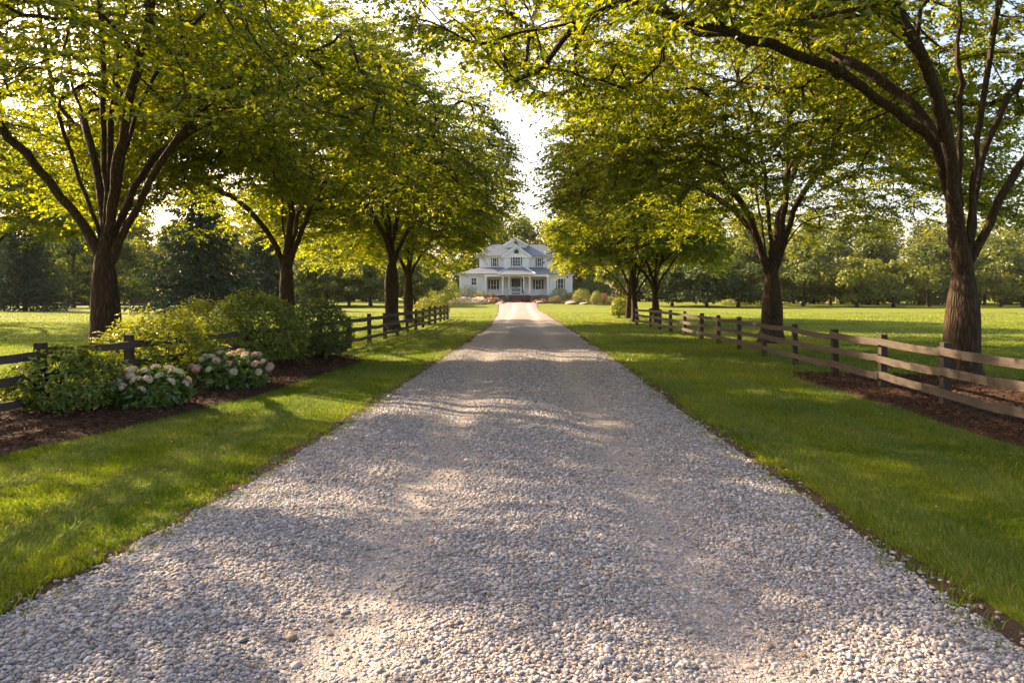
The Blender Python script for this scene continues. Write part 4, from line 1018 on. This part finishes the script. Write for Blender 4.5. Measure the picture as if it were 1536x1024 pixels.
# flower beds
def flower_bed(c0, c1, Y, hgt, label, pal, seed, n=2600):
    rg = np.random.default_rng(seed); g = Geo(); x0, x1 = px(c0, Y), px(c1, Y); cx = (x0 + x1) / 2; rx = (x1 - x0) / 2
    v = rg.random((n, 2)) * 2 - 1; v = v[(v ** 2).sum(1) < 1]; m = len(v); hh = hgt * (1 - (v ** 2).sum(1)) ** 0.5
    X = cx + v[:, 0] * rx; Yy = Y + v[:, 1] * 1.3; P = np.column_stack([X, Yy, ground_z(X, Yy) + hh * (0.8 + 0.3 * rg.random(m)) * (0.7 + 0.6 * vnoise(X * 1.5, Yy, seed))])
    nn = unit(np.column_stack([rg.normal(0, 0.5, (m, 2)), np.ones(m)])); dd = unit(np.cross(nn, rg.normal(0, 1, (m, 3)))); L = 0.16 * (0.6 + 0.8 * rg.random(m))
    k = (vnoise(X * 0.8, Yy * 0.5, seed + 1) * 1.2 + rg.random(m) * 0.8) / 2 * len(pal); col = np.array(pal)[np.clip(k.astype(int), 0, len(pal) - 1)] * (0.8 + 0.4 * rg.random((m, 1)))
    leaves(g, P - dd * L[:, None] / 2, dd, nn, L, L * 0.9, col, 0.1, 0.1); o = g.build('flowers', M['petal']); tag(o, label, 'flower bed', kind='stuff')
flower_bed(668, 742, 103.6, 0.85, 'pale pink and cream flowers massed in the bed left of the path', [(0.14, 0.18, 0.03), (0.78, 0.66, 0.58), (0.80, 0.74, 0.62), (0.78, 0.74, 0.56), (0.74, 0.52, 0.40)], 81, 4200)
flower_bed(720, 756, 104.2, 0.75, 'orange-pink flowers at the path end of the left bed', [(0.08, 0.11, 0.03), (0.46, 0.26, 0.15), (0.55, 0.33, 0.24), (0.12, 0.14, 0.03)], 82, 2200)
flower_bed(796, 838, 105.6, 0.55, 'low mixed pink and green flowers right of the path', [(0.07, 0.11, 0.03), (0.12, 0.15, 0.03), (0.52, 0.26, 0.18), (0.45, 0.20, 0.16)], 83, 2000)
flower_bed(838, 925, 104.8, 0.55, 'pink and straw-coloured flowers along the right bed', [(0.09, 0.12, 0.03), (0.40, 0.30, 0.12), (0.55, 0.36, 0.28), (0.12, 0.15, 0.03)], 84, 3200)
for k, (c, Y, r, lab) in enumerate(((812, 104.4, 0.75, 'pinkish boulder at the left end of the right flower bed'), (857, 102.6, 0.95, 'long pale boulder in front of the yellow-green dome shrub'), (875, 102.0, 0.7, 'low pale boulder at the right end of the bed edging'), (748, 103.0, 0.55, 'small pale boulder at the path end of the left flower bed'))):
    g = Geo(); stones(g, np.array([[0, 0, 0.12]]), np.array([r]), 3, np.random.default_rng(90 + k), 0.30, False); g.c = [np.ones((g.n, 3))]
    o = g.build('boulder', HM['stone'], smooth=True); o.location = (px(c, Y), Y, float(ground_z(px(c, Y), Y))); tag(o, lab, 'boulder', 'boulders edging the house beds')
# ---------------------------------------------------------------- far edge of the fields
def edge_tree(geos_or_src, c, Y, label, group, rz, s, name='edge_tree', mats=('bark_far', 'leaf_far'), cat='tree'):
    loc = (px(c, Y), Y, float(ground_z(px(c, Y), Y)) - 0.02)
    if isinstance(geos_or_src, tuple): return place_tree(name, geos_or_src, loc, label, group, mats, cat, rz, s)
    t = copy_tree(geos_or_src); t.location = loc; t.rotation_euler = (0, 0, rz); t.scale = (s, s, s); t['label'] = label
    if group: t['group'] = group
    return t
DG = ((0.022, 0.045, 0.012), (0.060, 0.088, 0.018)); LG = ((0.085, 0.120, 0.016), (0.20, 0.22, 0.026)); SG = ((0.050, 0.085, 0.016), (0.130, 0.160, 0.026))
GL = 'trees along the far edge of the left field'; GR = 'trees along the far edge of the right field'
# dark conifers on the left
S1 = edge_tree(spruce(101, 13.6, 5.2), 300, 66, 'big dark green spruce, tallest conifer beyond the left field', None, 0.3, 1.0, 'spruce', ('bark_far', 'needle'))
edge_tree(S1, 398, 80, 'dark spruce just left of the tree with the slim arching limb', None, 2.0, 0.80)
edge_tree(S1, 38, 76, 'broad dark conifer at the far left behind the grey rail fence', None, 4.0, 0.80)
T1 = edge_tree(blob_tree(111, 9.5, 4.2, 1.3, cols=DG, n=6000), 110, 95, 'dark leafy tree behind the trunk of the big many-limbed tree', GL, 0.0, 1.0)
edge_tree(T1, -20, 93, 'dark leafy tree at the very left edge beyond the field', GL, 1.5, 1.05)
edge_tree(T1, 172, 99, 'dark leafy tree just right of the big many-limbed trunk', GL, 2.6, 1.0)
T2 = edge_tree(blob_tree(112, 6.0, 3.2, 1.1, cols=SG, n=5200, lobes=22), 455, 97, 'rounded green tree just right of the trunk behind the clipped shrub', GL, 0.0, 1.0)
for k, (c, Y, s, lab) in enumerate(((490, 99, 1.05, 'second rounded green tree right of the trunk behind the clipped shrub'), (524, 96, 0.92, 'small rounded tree midway between the second and third trunks of the left row'),
                                    (556, 98, 1.08, 'broad green tree just left of the thick trunk at the far left fence'), (622, 101, 1.0, 'green tree seen between and behind the paired trunks at the far left fence'))):
    edge_tree(T2, c, Y, lab, GL, 1.3 * k + 0.7, s)
# right field edge
T3 = edge_tree(blob_tree(113, 8.6, 3.9, 1.2, cols=SG, n=6400, lobes=28), 1205, 100, 'spreading tree at the field edge just right of the fork-trunked tree', GR, 0.0, 1.0)
T4 = edge_tree(blob_tree(114, 6.2, 4.0, 0.8, cols=LG, n=5600, lobes=22), 1340, 97, 'low pale yellow-green tree in front of the wood, middle of the right field edge', GR, 0.4, 0.95)
T5 = edge_tree(blob_tree(115, 5.6, 4.2, 0.9, cols=DG, n=5600, lobes=22), 1060, 95, 'dark low tree behind the slim trunk at the end of the right fence', GR, 0.0, 1.0)
for k, (src, c, Y, s, lab) in enumerate((
    (T5, 1008, 98, 1.0, 'dark low tree at the inner end of the right field edge'), (T5, 1108, 96, 1.02, 'dark low tree left of the fork-trunked tree'), (T3, 1130, 103, 1.0, 'pale-topped taller tree just left of the fork-trunked tree'),
    (T4, 1285, 96, 1.02, 'wide dome-shaped tree between the fork-trunked tree and the low pale tree'), (T3, 1245, 104, 1.08, 'taller tree rising behind the wide dome-shaped tree'),
    (T3, 1392, 100, 1.02, 'tree at the field edge just left of the dark big tree in the mulch ring'), (T3, 1500, 99, 1.0, 'tree at the field edge right of the dark big trunk'),
    (T4, 1535, 97, 0.98, 'low tree at the field edge in the right corner of the view'), (T3, 1570, 104, 1.15, 'tall tree at the right end of the field edge'), (T3, 1450, 105, 1.1, 'tree at the field edge hidden behind the dark big trunk'))):
    edge_tree(src, c, Y, lab, GR, 0.9 * k + 0.3, s)
T6 = edge_tree(blob_tree(116, 5.4, 1.9, 2.7, cols=LG, n=3000, lobes=14, r0=0.12), 926, 82, 'slender young tree on the lawn between the house and the right row', None, 0.0, 1.0)
edge_tree(T6, 656, 100, 'thin pale-trunked sapling before the bushes left of the house', None, 2.0, 0.8)
# low hedge glimpsed right of the slim trunks
far_shrub(1115, 457, 64, 10, 101, OLV, 'low sunlit hedge along the right field edge', 76, n=1800, leaf=0.2, name='hedge', cat='hedge', group=None)

# the wood behind everything: one mass of crowns
def woods():
    rg = np.random.default_rng(130); g = Geo(); w = Geo()
    for row, (Yr, h0, h1, step) in enumerate(((118, 10.0, 12.0, 5.2), (127, 13, 15.5, 5.6), (138, 15, 18.5, 6.2))):
        for x0 in np.arange(-112, 116, step):
            x = x0 + rg.normal(0, 1.2); Y = Yr + rg.normal(0, 2.2) + 0.0006 * x * x
            if row == 0 and -20 < x < 19: continue
            h = h0 + (h1 - h0) * rg.random(); R = step * (0.62 + 0.3 * rg.random()); base = 0.0
            gz = float(ground_z(x, Y)); tone = 0.8 + 0.4 * rg.random(); pal = (SG, LG, SG, LG, LG)[rg.integers(5)]
            w.tube([(x, Y, gz - 0.2), (x + rg.normal(0, .2), Y, gz + h * 0.7)], [0.26, 0.1], 6)
            L = 16
            for k in range(L):
                u = (k + 0.5) / L; zz = gz + 0.7 + (h - 1.2) * u; rr = R * (math.sin(PI * min(1, 0.18 + 0.82 * u)) ** 0.6) * (0.3 + 0.7 * rg.random()); a = rg.random() * 6.28
                c = np.array([x + rr * math.cos(a), Y + rr * math.sin(a), zz]); lr = R * (0.34 + 0.22 * rg.random()); m = 170
                v = unit(rg.normal(0, 1, (m, 3))); P = c + v * np.array([1.1, 1.1, 0.75]) * (lr * (0.6 + 0.45 * rg.random(m)))[:, None]; P[:, 2] = np.maximum(P[:, 2], gz + 0.5)
                nn = unit(v + rg.normal(0, 0.5, v.shape) + np.array([0, 0, 0.4])); dd = unit(np.cross(nn, rg.normal(0, 1, v.shape))); l = 0.55 * (0.6 + 0.8 * rg.random(m))
                leaves(g, P, dd, nn, l, l * 0.75, leaf_colors(rg, m, *pal) * tone, 0.2, 0.15)
    o = g.build('woods', M['leaf_far']); tag(o, 'hazy wood closing off the fields behind the house and the field-edge trees', 'woods', kind='stuff')
    o2 = w.build('woods_trunks', M['bark_far'], o)
woods()

# ---------------------------------------------------------------- sun, sky, air, camera
SUN = unit(np.array([-0.82, 0.57, 0.0])); EL = math.radians(29)
S = np.array([SUN[0] * math.cos(EL), SUN[1] * math.cos(EL), math.sin(EL)])
ld = bpy.data.lights.new('sun', 'SUN'); ld.energy = 5.0; ld.angle = math.radians(0.55); ld.color = (1.0, 0.74, 0.47)
lo = bpy.data.objects.new('sun', ld); C.objects.link(lo)
from mathutils import Vector
lo.rotation_euler = Vector((-S[0], -S[1], -S[2])).to_track_quat('-Z', 'Y').to_euler(); lo.location = tuple(S * 60)
wd = bpy.data.worlds.new('World'); bpy.context.scene.world = wd; wd.use_nodes = True; nt = wd.node_tree; nt.nodes.clear()
sky = nt.nodes.new('ShaderNodeTexSky'); sky.sky_type = 'NISHITA'; sky.sun_disc = False; sky.sun_elevation = EL; sky.sun_rotation = math.atan2(S[0], S[1])
sky.air_density = 1.0; sky.dust_density = 3.5; sky.ozone_density = 1.0
bg = nt.nodes.new('ShaderNodeBackground'); bg.inputs['Strength'].default_value = 0.10; ow = nt.nodes.new('ShaderNodeOutputWorld')
tn = nt.nodes.new('ShaderNodeMixRGB'); tn.blend_type = 'MULTIPLY'; tn.inputs[0].default_value = 1.0; tn.inputs[2].default_value = (1.14, 0.98, 0.88, 1)
nt.links.new(sky.outputs[0], tn.inputs[1]); nt.links.new(tn.outputs[0], bg.inputs['Color']); nt.links.new(bg.outputs[0], ow.inputs['Surface'])
HAZE = 0.00010
if HAZE:
    g = Geo(); g.box(-430, 430, -45, 490, -1.2, 24); hz = g.build('haze', None)
    n = N('haze'); n.t.links.new(n.add('ShaderNodeVolumePrincipled', {'Color': c3(0.95, 0.92, 0.85), 'Density': HAZE, 'Anisotropy': 0.0}).outputs[0], n.out.inputs['Volume']); hz.data.materials.append(n.m); tag(hz, kind='stuff')
cam = bpy.data.cameras.new('camera'); co = bpy.data.objects.new('camera', cam); C.objects.link(co)
co.location = (0, 0, CAMH); co.rotation_euler = (PI / 2, 0, 0); cam.sensor_width = 36; cam.lens = F / 1536 * 36
cam.shift_x = -(VPX - 768) / 1536; cam.shift_y = -(512 - HOR) / 1536; cam.clip_end = 3000; cam.clip_start = 0.05
sc = bpy.context.scene; sc.camera = co
sc.render.engine = 'CYCLES'; cy = sc.cycles
cy.max_bounces = 8; cy.diffuse_bounces = 7; cy.transmission_bounces = 6; cy.glossy_bounces = 2; cy.volume_bounces = 0; cy.caustics_reflective = False; cy.caustics_refractive = False
cy.use_denoising = True; cy.volume_step_rate = 4
sc.view_settings.view_transform = 'Standard'; sc.view_settings.look = 'None'; sc.view_settings.exposure = 2.15; sc.view_settings.gamma = 1.0
